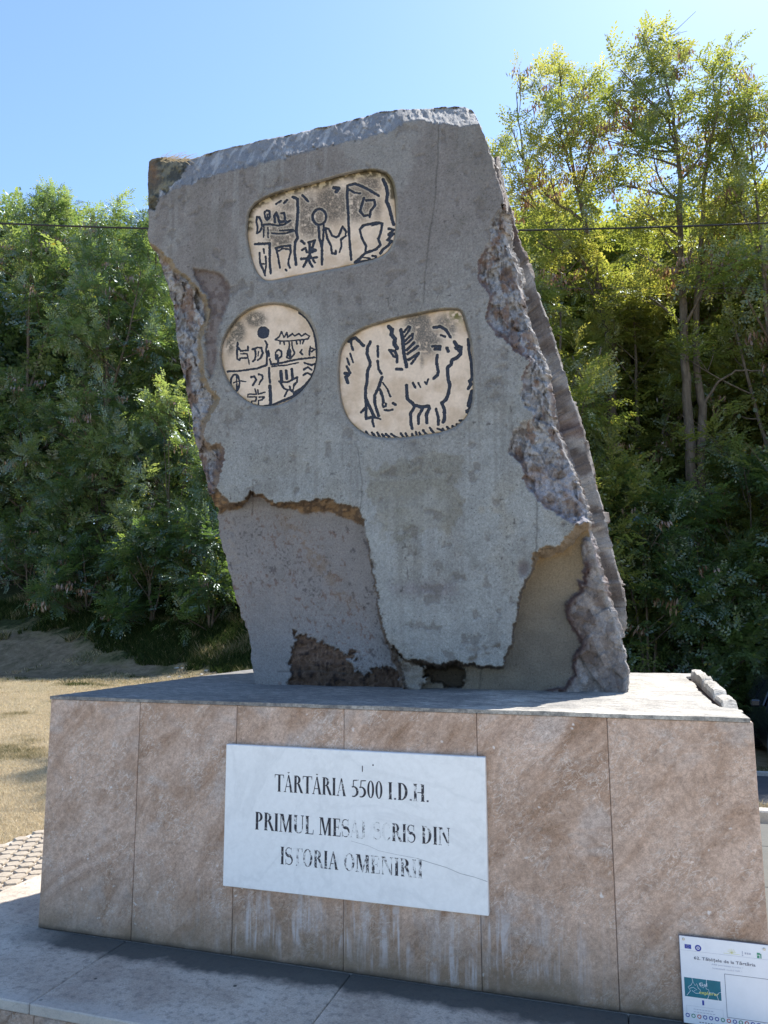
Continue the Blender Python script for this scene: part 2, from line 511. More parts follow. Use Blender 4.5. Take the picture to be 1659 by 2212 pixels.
def glyph_paint():
    t = NT('blue_grey_carving_paint'); v = t.coord()
    n = t.noise(v, 70, 4, 0.7)
    t.color(t.ramp(n, [(0.28, (0.018, 0.022, 0.034)), (0.55, (0.036, 0.044, 0.064)), (0.75, (0.075, 0.085, 0.110))]))
    t.rough(0.75, 0.3); t.bump(n, 0.3, 0.004); return t.m
M['glyph'] = glyph_paint()

def marble():
    t = NT('white_marble'); v = t.coord(rot=(0, 0.5, 0))
    n = t.noise(v, 1.3, 7, 0.55, 1.6); n2 = t.noise(v, 5, 6, 0.6, 1.2)
    vein = t.math('ABSOLUTE', t.math('SUBTRACT', n, 0.5)); vein2 = t.math('ABSOLUTE', t.math('SUBTRACT', n2, 0.5))
    c = t.mix(t.ramp(vein, [(0.0, 0.30), (0.03, 0.0)]), (0.80, 0.80, 0.79), (0.60, 0.61, 0.61))
    c = t.mix(t.ramp(vein2, [(0.0, 0.12), (0.03, 0.0)]), c, (0.60, 0.60, 0.58))
    c = t.mix(1.0, c, t.ramp(t.noise(v, 40, 4), [(0.3, 0.95), (0.7, 1.03)]), 'MULTIPLY')
    t.color(c); t.rough(0.42, 0.4); t.bump(n2, 0.03, 0.003); return t.m
M['marble'] = marble()

def letter_paint():
    t = NT('worn_black_letter_paint'); v = t.coord('Object')
    w = t.n('Attribute', attribute_name='tint').outputs['Fac']
    n = t.noise(v, 46, 6, 0.68); n2 = t.noise(v, 150, 4, 0.7)
    nn = t.math('ADD', t.math('MULTIPLY', n, 0.7), t.math('MULTIPLY', n2, 0.3))
    # wear w raises the threshold below which the paint is gone
    k = t.math('SUBTRACT', nn, t.math('ADD', t.math('MULTIPLY', w, 0.25), 0.29))
    m = t.ramp(t.math('MULTIPLY', k, 12.0, True), [(0.0, 0.0), (1.0, 1.0)])
    t.color(t.mix(m, (0.72, 0.72, 0.71), (0.018, 0.018, 0.030))); t.rough(0.5, 0.4); return t.m
M['letter'] = letter_paint()

# ------------------------------------------------------------------ the standing stone
def c1(x, y): return ((500 + x / .79) * .54004, (350 + y / .79) * .54004)
Y0 = 0.86                                                # plane of the dressed face
SIL_LEFT = [(322, 349), (319, 380), (321, 430), (320, 470), (320, 517), (328, 533), (338, 548), (346, 566), (358, 600), (366, 632),
            (375, 665), (379, 698), (382, 730), (387, 764), (393, 795), (399, 823), (404, 856), (412, 889), (416, 920), (422, 951), (435, 1001),
            (445, 1035), (452, 1067), (462, 1088), (471, 1100), (473, 1139), (481, 1180), (492, 1222), (508, 1284), (522, 1334), (536, 1361), (543, 1410),
            (546, 1440), (550, 1474), (552, 1506)]
TOP = [(322, 349), (328, 344), (343, 340), (359, 339), (375, 343), (392, 342), (408, 344), (445, 333), (484, 322), (520, 314), (560, 304), (598, 296), (640, 288), (690, 275),
       (735, 266), (776, 255), (820, 243), (865, 235), (910, 236), (960, 231), (1005, 230), (1020, 238), (1027, 248)]
RIDGE = [(1027, 248), (1040, 282), (1054, 319), (1064, 352), (1071, 380), (1081, 418), (1088, 455), (1090, 490), (1092, 524), (1103, 552), (1112, 578), (1120, 620), (1126, 660), (1140, 697),
         (1150, 729), (1160, 757), (1172, 780), (1177, 812), (1184, 848), (1187, 885), (1193, 915), (1207, 946), (1220, 979), (1232, 1008), (1246, 1035), (1256, 1066), (1266, 1095), (1270, 1130),
         (1276, 1168), (1285, 1205), (1297, 1245), (1308, 1288), (1321, 1328), (1331, 1355), (1341, 1381), (1350, 1410), (1354, 1440), (1355, 1482), (1354, 1514)]
BACKS = [(1050, 290), (1059, 313), (1074, 325), (1082, 355), (1092, 394), (1106, 450), (1119, 503), (1130, 532), (1141, 558), (1155, 606), (1167, 647), (1181, 686), (1195, 722), (1208, 768), (1222, 811),
         (1245, 883), (1262, 938), (1280, 1005), (1297, 1070), (1311, 1125), (1324, 1175), (1338, 1232), (1351, 1287), (1357, 1328), (1352, 1356), (1342, 1380)]
ARRIS = [(346, 425), (354, 414), (378, 409), (410, 398), (443, 385), (484, 373), (512, 366), (541, 357), (600, 343), (653, 329), (715, 314), (776, 298), (815, 290), (851, 278), (880, 262), (906, 254), (930, 262),
         (960, 264), (990, 272), (1012, 273), (1030, 270)]
NX, NY = 400, 520

def resample(pts, n):
    P = np.asarray(pts, float); s = np.r_[0, np.cumsum(np.hypot(*np.diff(P, axis=0).T))]
    t = np.linspace(0, s[-1], n)
    return np.c_[np.interp(t, s, P[:, 0]), np.interp(t, s, P[:, 1])]

def jag(P, amp, sd):
    n_ = np.gradient(P, axis=0); n_ = np.c_[-n_[:, 1], n_[:, 0]]; n_ /= np.linalg.norm(n_, axis=1)[:, None] + 1e-9
    a_ = (fbm(P[:, 0] * .07, P[:, 1] * .07, sd, 4, 2.3, .6) - .5) * 2
    k_ = np.minimum(1, np.minimum(np.arange(len(P)), np.arange(len(P))[::-1]) / 12.0)
    return P + n_ * (amp * a_ * k_)[:, None]
Lc = resample(SIL_LEFT[::-1], NY); Rc = resample(RIDGE[::-1], NY)        # bottom to top
Bc = resample([SIL_LEFT[-1], RIDGE[-1]], NX); Tc = resample(TOP, NX)
Lc = jag(Lc, 4.5, 3); Rc = jag(Rc, 5.5, 8); Tc = jag(Tc, 3.0, 12)
u = np.linspace(0, 1, NX)[None, :, None]; w = np.linspace(0, 1, NY)[:, None, None]
G = (1 - u) * Lc[:, None] + u * Rc[:, None] + (1 - w) * Bc[None] + w * Tc[None] \
    - ((1 - u) * (1 - w) * Bc[0] + u * (1 - w) * Bc[-1] + (1 - u) * w * Tc[0] + u * w * Tc[-1])
GX, GY = G[..., 0].copy(), G[..., 1].copy()

# features traced on the dressed face
LROUGH = [(320, 517), (345, 541), (372, 563), (402, 596), (425, 618), (445, 638), (453, 660), (452, 684), (443, 716), (438, 750), (442, 781), (442, 810), (458, 838), (475, 863), (462, 892), (445, 915),
          (443, 945), (455, 965), (465, 957), (475, 955), (482, 968), (486, 985), (482, 1006), (475, 1027), (468, 1054), (485, 1074), (500, 1083), (511, 1087)]
LR_POLY = LROUGH + [(500, 1100), (440, 1130), (380, 1100), (290, 800), (290, 517)]
SCOOP = smooth_poly([(408, 580), (445, 577), (491, 595), (505, 622), (500, 655), (483, 690), (472, 730), (470, 800), (455, 830), (440, 800), (440, 740), (451, 645), (422, 609)], 2)
LEDGE_A = [(440, 1085), (468, 1054), (485, 1074), (505, 1088), (520, 1083), (532, 1070), (545, 1062), (560, 1068), (580, 1078), (598, 1086), (640, 1084), (680, 1077), (712, 1079), (738, 1090), (776, 1098), (783, 1115),
           (786, 1140), (795, 1175), (803, 1215), (810, 1250), (818, 1300), (828, 1345), (836, 1375), (842, 1390), (851, 1420), (868, 1460), (880, 1520), (430, 1540)]
LEDGE_B = [(430, 1120), (470, 1108), (500, 1104), (520, 1096), (535, 1082), (546, 1068), (562, 1076), (588, 1092), (615, 1100), (640, 1104), (662, 1118), (690, 1110), (715, 1108), (745, 1118), (776, 1134), (788, 1142),
           (792, 1175), (799, 1215), (806, 1250), (813, 1300), (822, 1345), (831, 1378), (838, 1398), (846, 1425), (862, 1462), (872, 1530), (420, 1540)]
RFACE = [(1100, 430), (1086, 442), (1070, 462), (1064, 476), (1060, 500), (1054, 524), (1042, 545), (1032, 561), (1030, 580), (1032, 602), (1043, 620), (1054, 640), (1050, 664), (1049, 688), (1060, 706), (1075, 722), (1092, 738),
         (1109, 756), (1126, 767), (1143, 777), (1136, 794), (1128, 815), (1126, 841), (1128, 860), (1133, 876), (1148, 890), (1150, 900), (1128, 915), (1109, 934), (1100, 955), (1096, 979), (1110, 990), (1125, 1000), (1130, 1025), (1136, 1049),
         (1150, 1066), (1164, 1084), (1185, 1100), (1210, 1118), (1237, 1135), (1258, 1128), (1272, 1138)]
RR_POLY = RFACE + [(1340, 1135), (1340, 430)]
BR_A = [(1300, 1128), (1266, 1128), (1242, 1133), (1229, 1156), (1211, 1177), (1182, 1182), (1165, 1190), (1151, 1195), (1150, 1215), (1146, 1234), (1135, 1255), (1125, 1276), (1118, 1305), (1112, 1338), (1108, 1365), (1104, 1390), (1092, 1418),
        (1084, 1439), (1040, 1436), (1000, 1434), (984, 1430), (950, 1433), (915, 1424), (879, 1424), (863, 1412), (846, 1392), (842, 1400), (851, 1425), (868, 1462), (880, 1540), (1420, 1560), (1420, 1128)]
BR_B = [(1300, 1140), (1262, 1146), (1250, 1160), (1238, 1178), (1216, 1196), (1185, 1202), (1160, 1206), (1157, 1220), (1151, 1240), (1140, 1260), (1130, 1280), (1123, 1308), (1117, 1340), (1112, 1368), (1108, 1393), (1096, 1424),
        (1087, 1446), (1040, 1442), (1000, 1440), (984, 1438), (950, 1444), (915, 1436), (890, 1440), (866, 1422), (858, 1412), (858, 1420), (866, 1445), (880, 1480), (890, 1540), (1420, 1560), (1420, 1140)]
BRR = [(1300, 1150), (1256, 1165), (1253, 1182), (1260, 1216), (1258, 1253), (1244, 1250), (1248, 1273), (1232, 1290), (1216, 1307), (1222, 1335), (1234, 1362), (1255, 1391), (1243, 1405), (1239, 1417), (1236, 1435), (1237, 1453), (1225, 1470),
       (1215, 1484), (1180, 1486), (1180, 1540), (1420, 1540), (1420, 1150)]
HOLE = smooth_poly([(915, 1438), (975, 1438), (1002, 1434), (1012, 1445), (1004, 1470), (994, 1488), (962, 1486), (946, 1474), (922, 1466), (908, 1452)], 2)
CRUST = [(637, 1358), (640, 1372), (655, 1371), (664, 1366), (670, 1378), (690, 1382), (706, 1386), (716, 1398), (738, 1402), (748, 1410), (772, 1405), (776, 1420), (752, 1428), (772, 1446), (786, 1452), (800, 1452), (806, 1442), (846, 1440),
         (860, 1450), (870, 1496), (620, 1492), (626, 1460), (624, 1430), (634, 1404)]
def c3(x, y): return ((960 + x / 2.4397) * .54004, (640 + y / 2.4397) * .54004)
def c4(x, y): return ((850 + x / 3.5298) * .54004, (1180 + y / 3.5298) * .54004)
def c5(x, y): return ((1310 + x / 2.592) * .54004, (1200 + y / 2.592) * .54004)
OUT_A = smooth_poly([c3(*p) for p in [(60, 560), (85, 480), (150, 405), (260, 345), (420, 290), (600, 245), (800, 190), (1000, 130), (1180, 95), (1330, 85), (1440, 120), (1500, 200), (1530, 330), (1542, 500), (1545, 650), (1520, 800), (1470, 900), (1380, 965), (1250, 1010), (1000, 1065),
                      (700, 1120), (450, 1170), (300, 1200), (220, 1190), (155, 1120), (110, 1020), (75, 880), (50, 740)]], 2)
OUT_B = smooth_poly([c4(*p) for p in [(800, 100), (1000, 112), (1180, 168), (1330, 268), (1440, 420), (1500, 600), (1520, 800), (1500, 1000), (1430, 1200), (1300, 1375), (1130, 1505), (900, 1595), (700, 1610), (500, 1545), (320, 1405), (180, 1200), (108, 1000), (92, 830), (130, 640), (230, 440), (380, 268), (560, 155)]], 2)
OUT_C = smooth_poly([c5(*p) for p in [(105, 640), (120, 530), (165, 430), (240, 360), (350, 290), (500, 235), (700, 180), (950, 128), (1150, 90), (1300, 78), (1390, 92), (1425, 160), (1455, 260), (1492, 400), (1522, 560), (1534, 750), (1534, 950), (1518, 1100), (1465, 1220), (1370, 1315), (1220, 1385), (1050, 1415), (900, 1435),
                      (700, 1455), (520, 1445), (400, 1415), (300, 1355), (210, 1262), (150, 1150), (115, 1000), (100, 820)]], 2)

# pull grid points onto the feature lines so steps are crisp
cell = 2.4
for line, closed in ((OUT_A, True), (OUT_B, True), (OUT_C, True)):
    jl = np.array(line)
    x0, y0 = jl.min(0) - 6; x1, y1 = jl.max(0) + 6
    I, J = np.nonzero((GX > x0) & (GX < x1) & (GY > y0) & (GY < y1))
    keep = (I > 0) & (I < NY - 1) & (J > 0) & (J < NX - 1); I, J = I[keep], J[keep]
    d, qx, qy = dist_line(GX[I, J], GY[I, J], jl, closed, True)
    s_ = d < cell * 0.55
    GX[I[s_], J[s_]] = qx[s_]; GY[I[s_], J[s_]] = qy[s_]

# broken edges: the traced lines are read through a fine warp
PXN, PYN = GX.copy(), GY.copy()
wa = lambda s1, k, sd: (fbm(GX * k, GY * k, sd, 3, 2.2, .6) - .5) * s1
GX = PXN + wa(14, .055, 31) + wa(7, .21, 32); GY = PYN + wa(14, .055, 41) + wa(7, .21, 42)
def LEDGE_SD(P): return sdf(GX, GY, P)
base3 = on_y(PXN, PYN, Y0)                                   # metric coordinates for the noises
WX, WZ = base3[..., 0], base3[..., 2]
depth = 0.006 * (fbm(WX * 1.5, WZ * 1.5, 1) - .5) * 2 + 0.0015 * (fbm(WX * 22, WZ * 22, 2) - .5)
A = lambda r, g, b: np.array([r, g, b])
def lerp(a, b, t): return a + (b - a) * np.asarray(t)[..., None]
nb = fbm(WX * 1.1, WZ * 1.1, 5, 5); nm = fbm(WX * 5, WZ * 5, 8, 5); nf = fbm(WX * 30, WZ * 30, 4, 4); nvf = vnoise(WX * 110, WZ * 110, 6)
# dressed face: warm grey at the top, cooler and paler lower down
down = sm((GY - 450) / 600 + (nb - .5) * .9)
col = lerp(A(.205, .188, .178), A(.275, .285, .280), down)
col = lerp(col, A(.245, .232, .195), sm((nm - .52) * 6) * .35 * down)
patch = sdf(GX, GY, [(800, 1010), (860, 985), (1000, 985), (1010, 1060), (1000, 1120), (990, 1140), (900, 1150), (850, 1165), (815, 1180), (800, 1120), (785, 1060)]) + (nm - .5) * 60 + (nf - .5) * 36
col = lerp(col, A(.200, .190, .155), sm(patch / 9) * .75)
vio = np.exp(-(((GX - 930) / 100) ** 2 + ((GY - 1272) / 16) ** 2)) * sm((nm - .36) * 6)
col = lerp(col, A(.225, .205, .225), vio * .7)
och = np.exp(-(((GX - 1030) / 60) ** 2 + ((GY - 1130) / 70) ** 2)) * sm((nm - .5) * 7)
col = lerp(col, A(.30, .26, .19), och * .6)
streak = sm((vnoise(WX * 22, WZ * 1.3, 2) - .55) * 5) * sm((700 - GY) / 200) * sm((nb - .35) * 5)
col = lerp(col, A(.165, .150, .140), streak * .35)
hb = sm((vnoise(WX * 1.2, WZ * 26, 12) - .5) * 3) * down
col = lerp(col, A(.235, .240, .235), hb * .35)

grain = (vnoise(WX * 160, WZ * 160, 33) - .5) + (vnoise(WX * 80, WZ * 80, 34) - .5) * .6
col = col * (1 + .30 * grain)[..., None]
pk = sm((vnoise(WX * 62, WZ * 50, 35) - .88) * 14) * sm((nm - .42) * 6)
col = lerp(col, A(.08, .07, .07), pk * .8)
run = sm((fbm(WX * 34, WZ * 1.1, 51, 4) - .52) * 9) * sm((fbm(WX * 1.6, WZ * 1.0, 52) - .42) * 5)
col = lerp(col, A(.150, .140, .130), run * .30)
run2 = sm((fbm(WX * 28, WZ * .9, 61, 4) - .56) * 10) * sm((fbm(WX * 1.3, WZ * 1.2, 62) - .45) * 5)
col = lerp(col, A(.34, .345, .34), run2 * .30)
blt = fbm(WX * 2.6, WZ * 2.6, 71, 6, 2.1, .62)
col = lerp(col, A(.155, .145, .130), sm((blt - .56) * 9) * .38); col = lerp(col, A(.335, .345, .335), sm((.42 - blt) * 9) * .30)
chip = sm((fbm(WX * 14, WZ * 14, 81, 4) - .66) * 16); depth = depth + .004 * chip; col = lerp(col, A(.13, .115, .105), chip * .5)
# chamfer at the top
dA = dist_line(GX, GY, ARRIS); dT = dist_line(GX, GY, TOP)
chp = ARRIS + TOP[::-1]
ch = inside(GX, GY, [(300, 425)] + ARRIS + [(1060, 262), (1060, 200), (300, 200)])
tt = dA / (dA + dT + 1e-6)
depth = np.where(ch, 0.008 + 0.30 * tt + np.minimum(1, dA / 8) * (0.03 * (ridged(WX * 5 + WZ * 2, WZ * 6, 1) - .5) + .016 * (ridged(WX * 22 - WZ * 12, WZ * 9, 5) - .5)), depth)
cc = lerp(A(.25, .242, .24), A(.46, .44, .42), sm((fbm(WX * 26 - WZ * 16, WZ * 7 + WX * 5, 3, 5, 2.1, .65) - .50) * 7) * .8)
cc = lerp(cc, A(.40, .38, .355), sm((GX - 820) / 120) * .55)  # sunlight painted in: the right end of the chamfer is paler
edge_l = np.exp(-(dA / 5) ** 2)
cc = lerp(cc, A(.14, .135, .13), edge_l * sm((nm - .5) * 8) * .6)
col = np.where(ch[..., None], cc, col)
corner = sdf(GX, GY, [(310, 335), (412, 335), (407, 356), (398, 372), (382, 394), (356, 416), (345, 408), (340, 440), (330, 455), (310, 450)]) + (nf - .5) * 6
cm = sm(corner / 3)
depth = depth + cm * (0.03 + 0.05 * (ridged(WX * 9, WZ * 9, 7) - .5))
ccn = lerp(lerp(A(.085, .080, .060), A(.22, .19, .12), sm((ridged(WX * 16, WZ * 14, 2) - .6) * 5)), A(.20, .115, .06), np.exp(-(((GX - 330) / 14) ** 2 + ((GY - 372) / 26) ** 2)))
col = lerp(col, ccn, cm)

# rough flank on the left
FC1, FT1 = facets(WX * 8 + WZ * 2.5, WZ * 5 - WX, 3); FC2, FT2 = facets(WX * 21 + WZ * 8, WZ * 13 - WX * 4, 7); FC3, FT3 = facets(WX * 50, WZ * 40, 11)
FAC = .52 * FC1 + .34 * FC2 + .12 * FC3
def rough_cols(seed):
    r = ridged(WX * 8 + WZ * 3, WZ * 6 - WX * 2, seed)
    r = .5 + .6 * FC1 + .25 * FC2
    c = lerp(A(.170, .165, .168), A(.300, .300, .308), sm(FT2 * .6 + FT1 * .6 - .1))
    c = c * (.82 + .36 * FT3)[..., None]
    ln_ = np.abs(vnoise(WX * 26 + 2 * nm, WZ * 15 + 3 * nm, seed + 7) - .5) * 2
    c = lerp(c, A(.085, .075, .080), sm(1 - ln_ / .16) * sm((nf - .36) * 6) * .75)
    c = lerp(c, A(.36, .365, .39), sm((ridged(WX * 40, WZ * 30, seed + 9) - .66) * 6) * .6)
    rust = sm((fbm(WX * 16, WZ * 9, seed + 3, 6, 2.2, .62) - .53) * 12)
    c = lerp(c, A(.160, .095, .065), rust * .7)
    pit = sm((vnoise(WX * 45, WZ * 38, seed) - .72) * 8)
    return lerp(c, A(.09, .07, .065), pit * .7), r
lr = inside(GX, GY, LR_POLY) & (GY < 1105)
dl = dist_line(GX, GY, LROUGH)
rc, rr = rough_cols(21)
under = sm(dl / 13)
dl_dep = 0.035 * sm(dl / 10) + 0.05 * sm(dl / 45) + 0.06 * sm(dl / 90) + under * (0.075 * FAC + .030 * (fbm(WX * 2.6, WZ * 2.6, 4) - .5) + .008 * (ridged(WX * 40, WZ * 30, 5) - .5))
depth = np.where(lr, dl_dep, depth)
ochre = lerp(A(.25, .20, .135), A(.15, .12, .085), nf)
lcol = lerp(ochre, rc, sm((dl - 9) / 5))
low = sm((GY - 880) / 90)
lcol = lerp(lcol, A(.150, .105, .100), low * .55 * sm((fbm(WX * 4, WZ * 4, 9) - .3) * 5))
lcol = lerp(lcol, A(.085, .055, .055), np.exp(-(((GX - 480) / 14) ** 2 + ((GY - 1000) / 38) ** 2)) * .8)
col = np.where(lr[..., None], lcol, col)
sc = sdf(GX, GY, SCOOP)
scm = sm(sc / 10) * ~lr
depth = depth + scm * (0.028 + .012 * (rr - .5))
flk = sm((vnoise(WX * 38, WZ * 34, 3) - .55) * 7)
scol = lerp(lerp(A(.185, .155, .145), A(.105, .070, .062), sm(1 - (sc / 18)) * sm((700 - GY) / 40)), A(.09, .06, .055), flk * .6)
col = lerp(col, scol, scm * .9)

# lower left: the dressed skin has broken away
a_ = LEDGE_SD(LEDGE_A); b_ = LEDGE_SD(LEDGE_B)
ina = a_ > 0; inb = b_ > 0
bl = np.where(inb, 1.0, a_ / (a_ - b_ + 1e-6)); bl = np.where(ina, np.clip(bl, 0, 1), 0)
lowdep = 0.125 + 0.012 * (fbm(WX * 2, WZ * 2, 7) - .5) + .0035 * (ridged(WX * 18, WZ * 18, 6) - .5) + 0.05 * sm((535 + (GY - 1360) * .1 - GX) / 30)
depth = np.where(ina, lowdep * bl ** .8 + (1 - bl) * bl * .05 * (ridged(WX * 16, WZ * 30, 2) - .5), depth)
fl = np.maximum(sm((fbm(WX * 42 + WZ * 14, WZ * 34, 15, 3, 2.2, .6) - .63) * 14) * sm((fbm(WX * 3, WZ * 3, 14) - .42) * 6), sm((vnoise(WX * 80 + WZ * 30, WZ * 58, 16) - .74) * 10) * sm((fbm(WX * 2, WZ * 2, 19) - .32) * 6))
lc = lerp(A(.190, .175, .168), A(.262, .247, .242), nb)
lc = lerp(lc, A(.205, .220, .240), sm((GY - 1280) / 150) * .6)
lc = lerp(lc, lerp(A(.060, .050, .055), A(.135, .070, .050), sm((fbm(WX * 6, WZ * 6, 77) - .45) * 8)), fl * .6)
dg = np.exp(-((((GX - 640) - (GY - 1150) * .75) / 22) ** 2)) * sm((GY - 1090) / 60) * sm((1330 - GY) / 60)
lc = lerp(lc, A(.20, .145, .105), dg * sm((nf - .42) * 6) * .6)
cr = sdf(GX, GY, CRUST) + (nf - .5) * 16 + (nvf - .5) * 5
crm = sm(cr / 3)
r2 = ridged(WX * 17, WZ * 15, 11)
r2b = ridged(WX * 38, WZ * 32, 12)
crc = lerp(A(.028, .021, .020), A(.120, .080, .060), sm((r2 * .5 + r2b * .5 - .46) * 5))
crc = lerp(crc, A(.22, .16, .12), sm((r2b - .70) * 8) * .5)
crc = lerp(crc, crc * .6, sm((GY - 1420) / 30))
lc = lerp(lc, crc, crm)
depth = np.where(ina, depth + crm * (.014 + .045 * (r2 - .5) + .02 * (r2b - .5)), depth)
led = lerp(lerp(A(.235, .155, .088), A(.11, .075, .05), sm((ridged(WX * 20, WZ * 45, 4) - .5) * 4)), A(.10, .08, .06), sm(1 - bl / .15) * .7)
lc2 = np.where(inb[..., None], lc, lerp(led, lc, sm((bl - .85) / .15)))
vert = sm((GY - 1135) / 10)
lc2 = np.where(inb[..., None], lc2, lerp(lc2, A(.12, .10, .09), vert * .7))
col = np.where(ina[..., None], lc2, col)

# rough flank on the right
rp = inside(GX, GY, RR_POLY)
dr = dist_line(GX, GY, RFACE); dg_ = dist_line(GX, GY, RIDGE)
rc, rr = rough_cols(41)
tr = dr / (dr + dg_ + 1e-6)
rdep = 0.022 * sm(dr / 5) + 0.11 * tr + sm(dr / 9) * (0.080 * FAC + .030 * (fbm(WX * 3, WZ * 3, 4) - .5) + .008 * (ridged(WX * 40, WZ * 30, 5) - .5))
depth = np.where(rp, np.maximum(rdep, -.002), depth)
pur = np.exp(-((dr / 9) ** 2)) * sm((fbm(WX * 2.2, WZ * 2.2, 31) - .46) * 8)
rcol = lerp(rc, A(.105, .065, .060), pur * .85)
bot = sm((GY - 960) / 80)
rcol = lerp(rcol, lerp(A(.17, .125, .10), A(.32, .32, .36), sm((ridged(WX * 9 + WZ * 8, WZ * 9 - WX * 4, 8) - .58) * 6)), bot * .6)
rcol = lerp(rcol, A(.40, .38, .375), np.exp(-(dg_ / 5) ** 2) * .45)
col = np.where(rp[..., None], rcol, col)

# lower right: ochre hollow under the skin, rough toe beyond it
a_ = LEDGE_SD(BR_A); b_ = LEDGE_SD(BR_B)
ina2 = (a_ > 0) & ~ina; inb2 = b_ > 0
bl = np.where(inb2, 1.0, a_ / (a_ - b_ + 1e-6)); bl = np.where(ina2, np.clip(bl, 0, 1), 0)
hd = 0.150 + .006 * (fbm(WX * 4, WZ * 4, 2) - .5)
depth = np.where(ina2, hd * bl ** .7, depth)
hc = lerp(A(.245, .185, .115), A(.190, .170, .140), sm((GY - 1240) / 160 + (nb - .5)))
hc = lerp(hc, A(.27, .165, .07), np.exp(-((a_ - 14) / 14) ** 2) * sm((1240 - GY) / 40) * .8)
hc = lerp(hc, hc * .86, sm((nm - .45) * 5))
tb = sdf(GX, GY, BRR) + (nf - .5) * 8
tm = sm(tb / 3)
r3 = ridged(WX * 7 + WZ * 5, WZ * 4 - WX * 3, 17)
tc = lerp(A(.125, .098, .085), A(.270, .248, .238), sm(FT2 * .5 + FT1 * .5 + (r3 - .5) - .1)) * (.82 + .36 * FT3)[..., None]
tc = lerp(tc, A(.075, .048, .045), np.exp(-((tb - 7) / 7) ** 2) * sm((fbm(WX * 3, WZ * 3, 3) - .42) * 8))
tc = lerp(tc, A(.42, .40, .38), np.exp(-(dg_ / 5) ** 2) * .5)
hc = lerp(hc, tc, tm)
depth = np.where(ina2, depth + tm * (-.035 * sm(tb / 10) + .055 * FAC + .03 * (r3 - .5) + .05 * sm(tb / 90)), depth)
toe = inside(GX, GY, [(840, 1395), (866, 1420), (900, 1436), (940, 1442), (925, 1466), (905, 1500), (860, 1540), (862, 1450)]) & ina2
depth = np.where(toe, .05 + .05 * (ridged(WX * 14, WZ * 20, 3) - .5), depth)
hc = np.where(toe[..., None], lerp(A(.13, .115, .10), A(.24, .225, .20), sm((ridged(WX * 18, WZ * 22, 4) - .5) * 4)), hc)
ho = sdf(GX, GY, HOLE) + (fbm(GX * .12, GY * .12, 3) - .5) * 16
depth = np.where(ho > 0, .13 + .16 * sm(ho / 8), depth)
hc = lerp(hc, A(.07, .055, .04), sm(ho / 3) * .8)
hc = np.where((ina2 & ~inb2)[..., None], lerp(A(.12, .10, .085), A(.22, .17, .12), sm((GY * -1 + 1240) / 40)), hc)
col = np.where(ina2[..., None], hc, col)

GX, GY = PXN, PYN
# fine cracks
for ln, wd in (([(948, 268), (945, 350), (940, 430), (926, 520), (918, 600), (915, 655)], 1.3), ([(772, 965), (782, 1040), (780, 1098)], 1.0), ([(1160, 1084), (1158, 1195)], 1.5), ([(1160, 1184), (1200, 1186)], 1.0),
               ([(546, 1040), (546, 1110)], 1.0), ([(600, 1451), (690, 1449), (760, 1456), (805, 1450)], 1.4), ([(1040, 1440), (1036, 1496)], 1.6), ([(1060, 1337), (1200, 1336)], .8)):
    q = resample(ln, 40); q[:, 0] += 2.4 * (vnoise(q[:, 1] * .09, q[:, 0] * .02, 5) - .5)
    d = dist_line(GX, GY, q)
    k = np.exp(-(d / wd / 1.1) ** 2)
    depth += .004 * k; col = lerp(col, A(.07, .065, .06), k * .55)
sp = np.exp(-(((GX - 1131) / 13) ** 2 + ((GY - 1228) / 19) ** 2) ** 2)
depth += .012 * sp * (bl == 0); col = lerp(col, A(.135, .115, .115), sp * .9 * (a_ < 0))
lowrim = np.exp(-(dist_line(GX, GY, [(1015, 1424), (1045, 1412), (1070, 1398), (1083, 1392)]) / 6) ** 2) * sm((nf - .35) * 6)
col = lerp(col, A(.10, .075, .05), lowrim * .8)

# sunk beds of the three panels, with a sloping lip
REC, LIP = 0.032, 5.5
for out in (OUT_A, OUT_B, OUT_C):
    s_ = sdf(GX, GY, out)
    k = sm((s_ + .5) / LIP)
    depth = depth * (1 - k) + (REC + .011) * k
    lipm = sm((s_ + 1.0) / 1.5)
    moss = sm((vnoise(GX * .02, GY * .02, 4)))
    lc_ = lerp(A(.25, .235, .21), A(.33, .31, .28), nf)
    yc = np.array(out)[:, 1]
    upd = sm((yc.mean() - GY) / (yc.max() - yc.min()) * 2.2)
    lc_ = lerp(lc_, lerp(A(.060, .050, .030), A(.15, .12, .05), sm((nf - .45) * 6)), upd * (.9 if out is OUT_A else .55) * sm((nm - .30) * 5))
    col = lerp(col, lc_, lipm)

P3 = on_y(GX, GY, Y0 + depth)
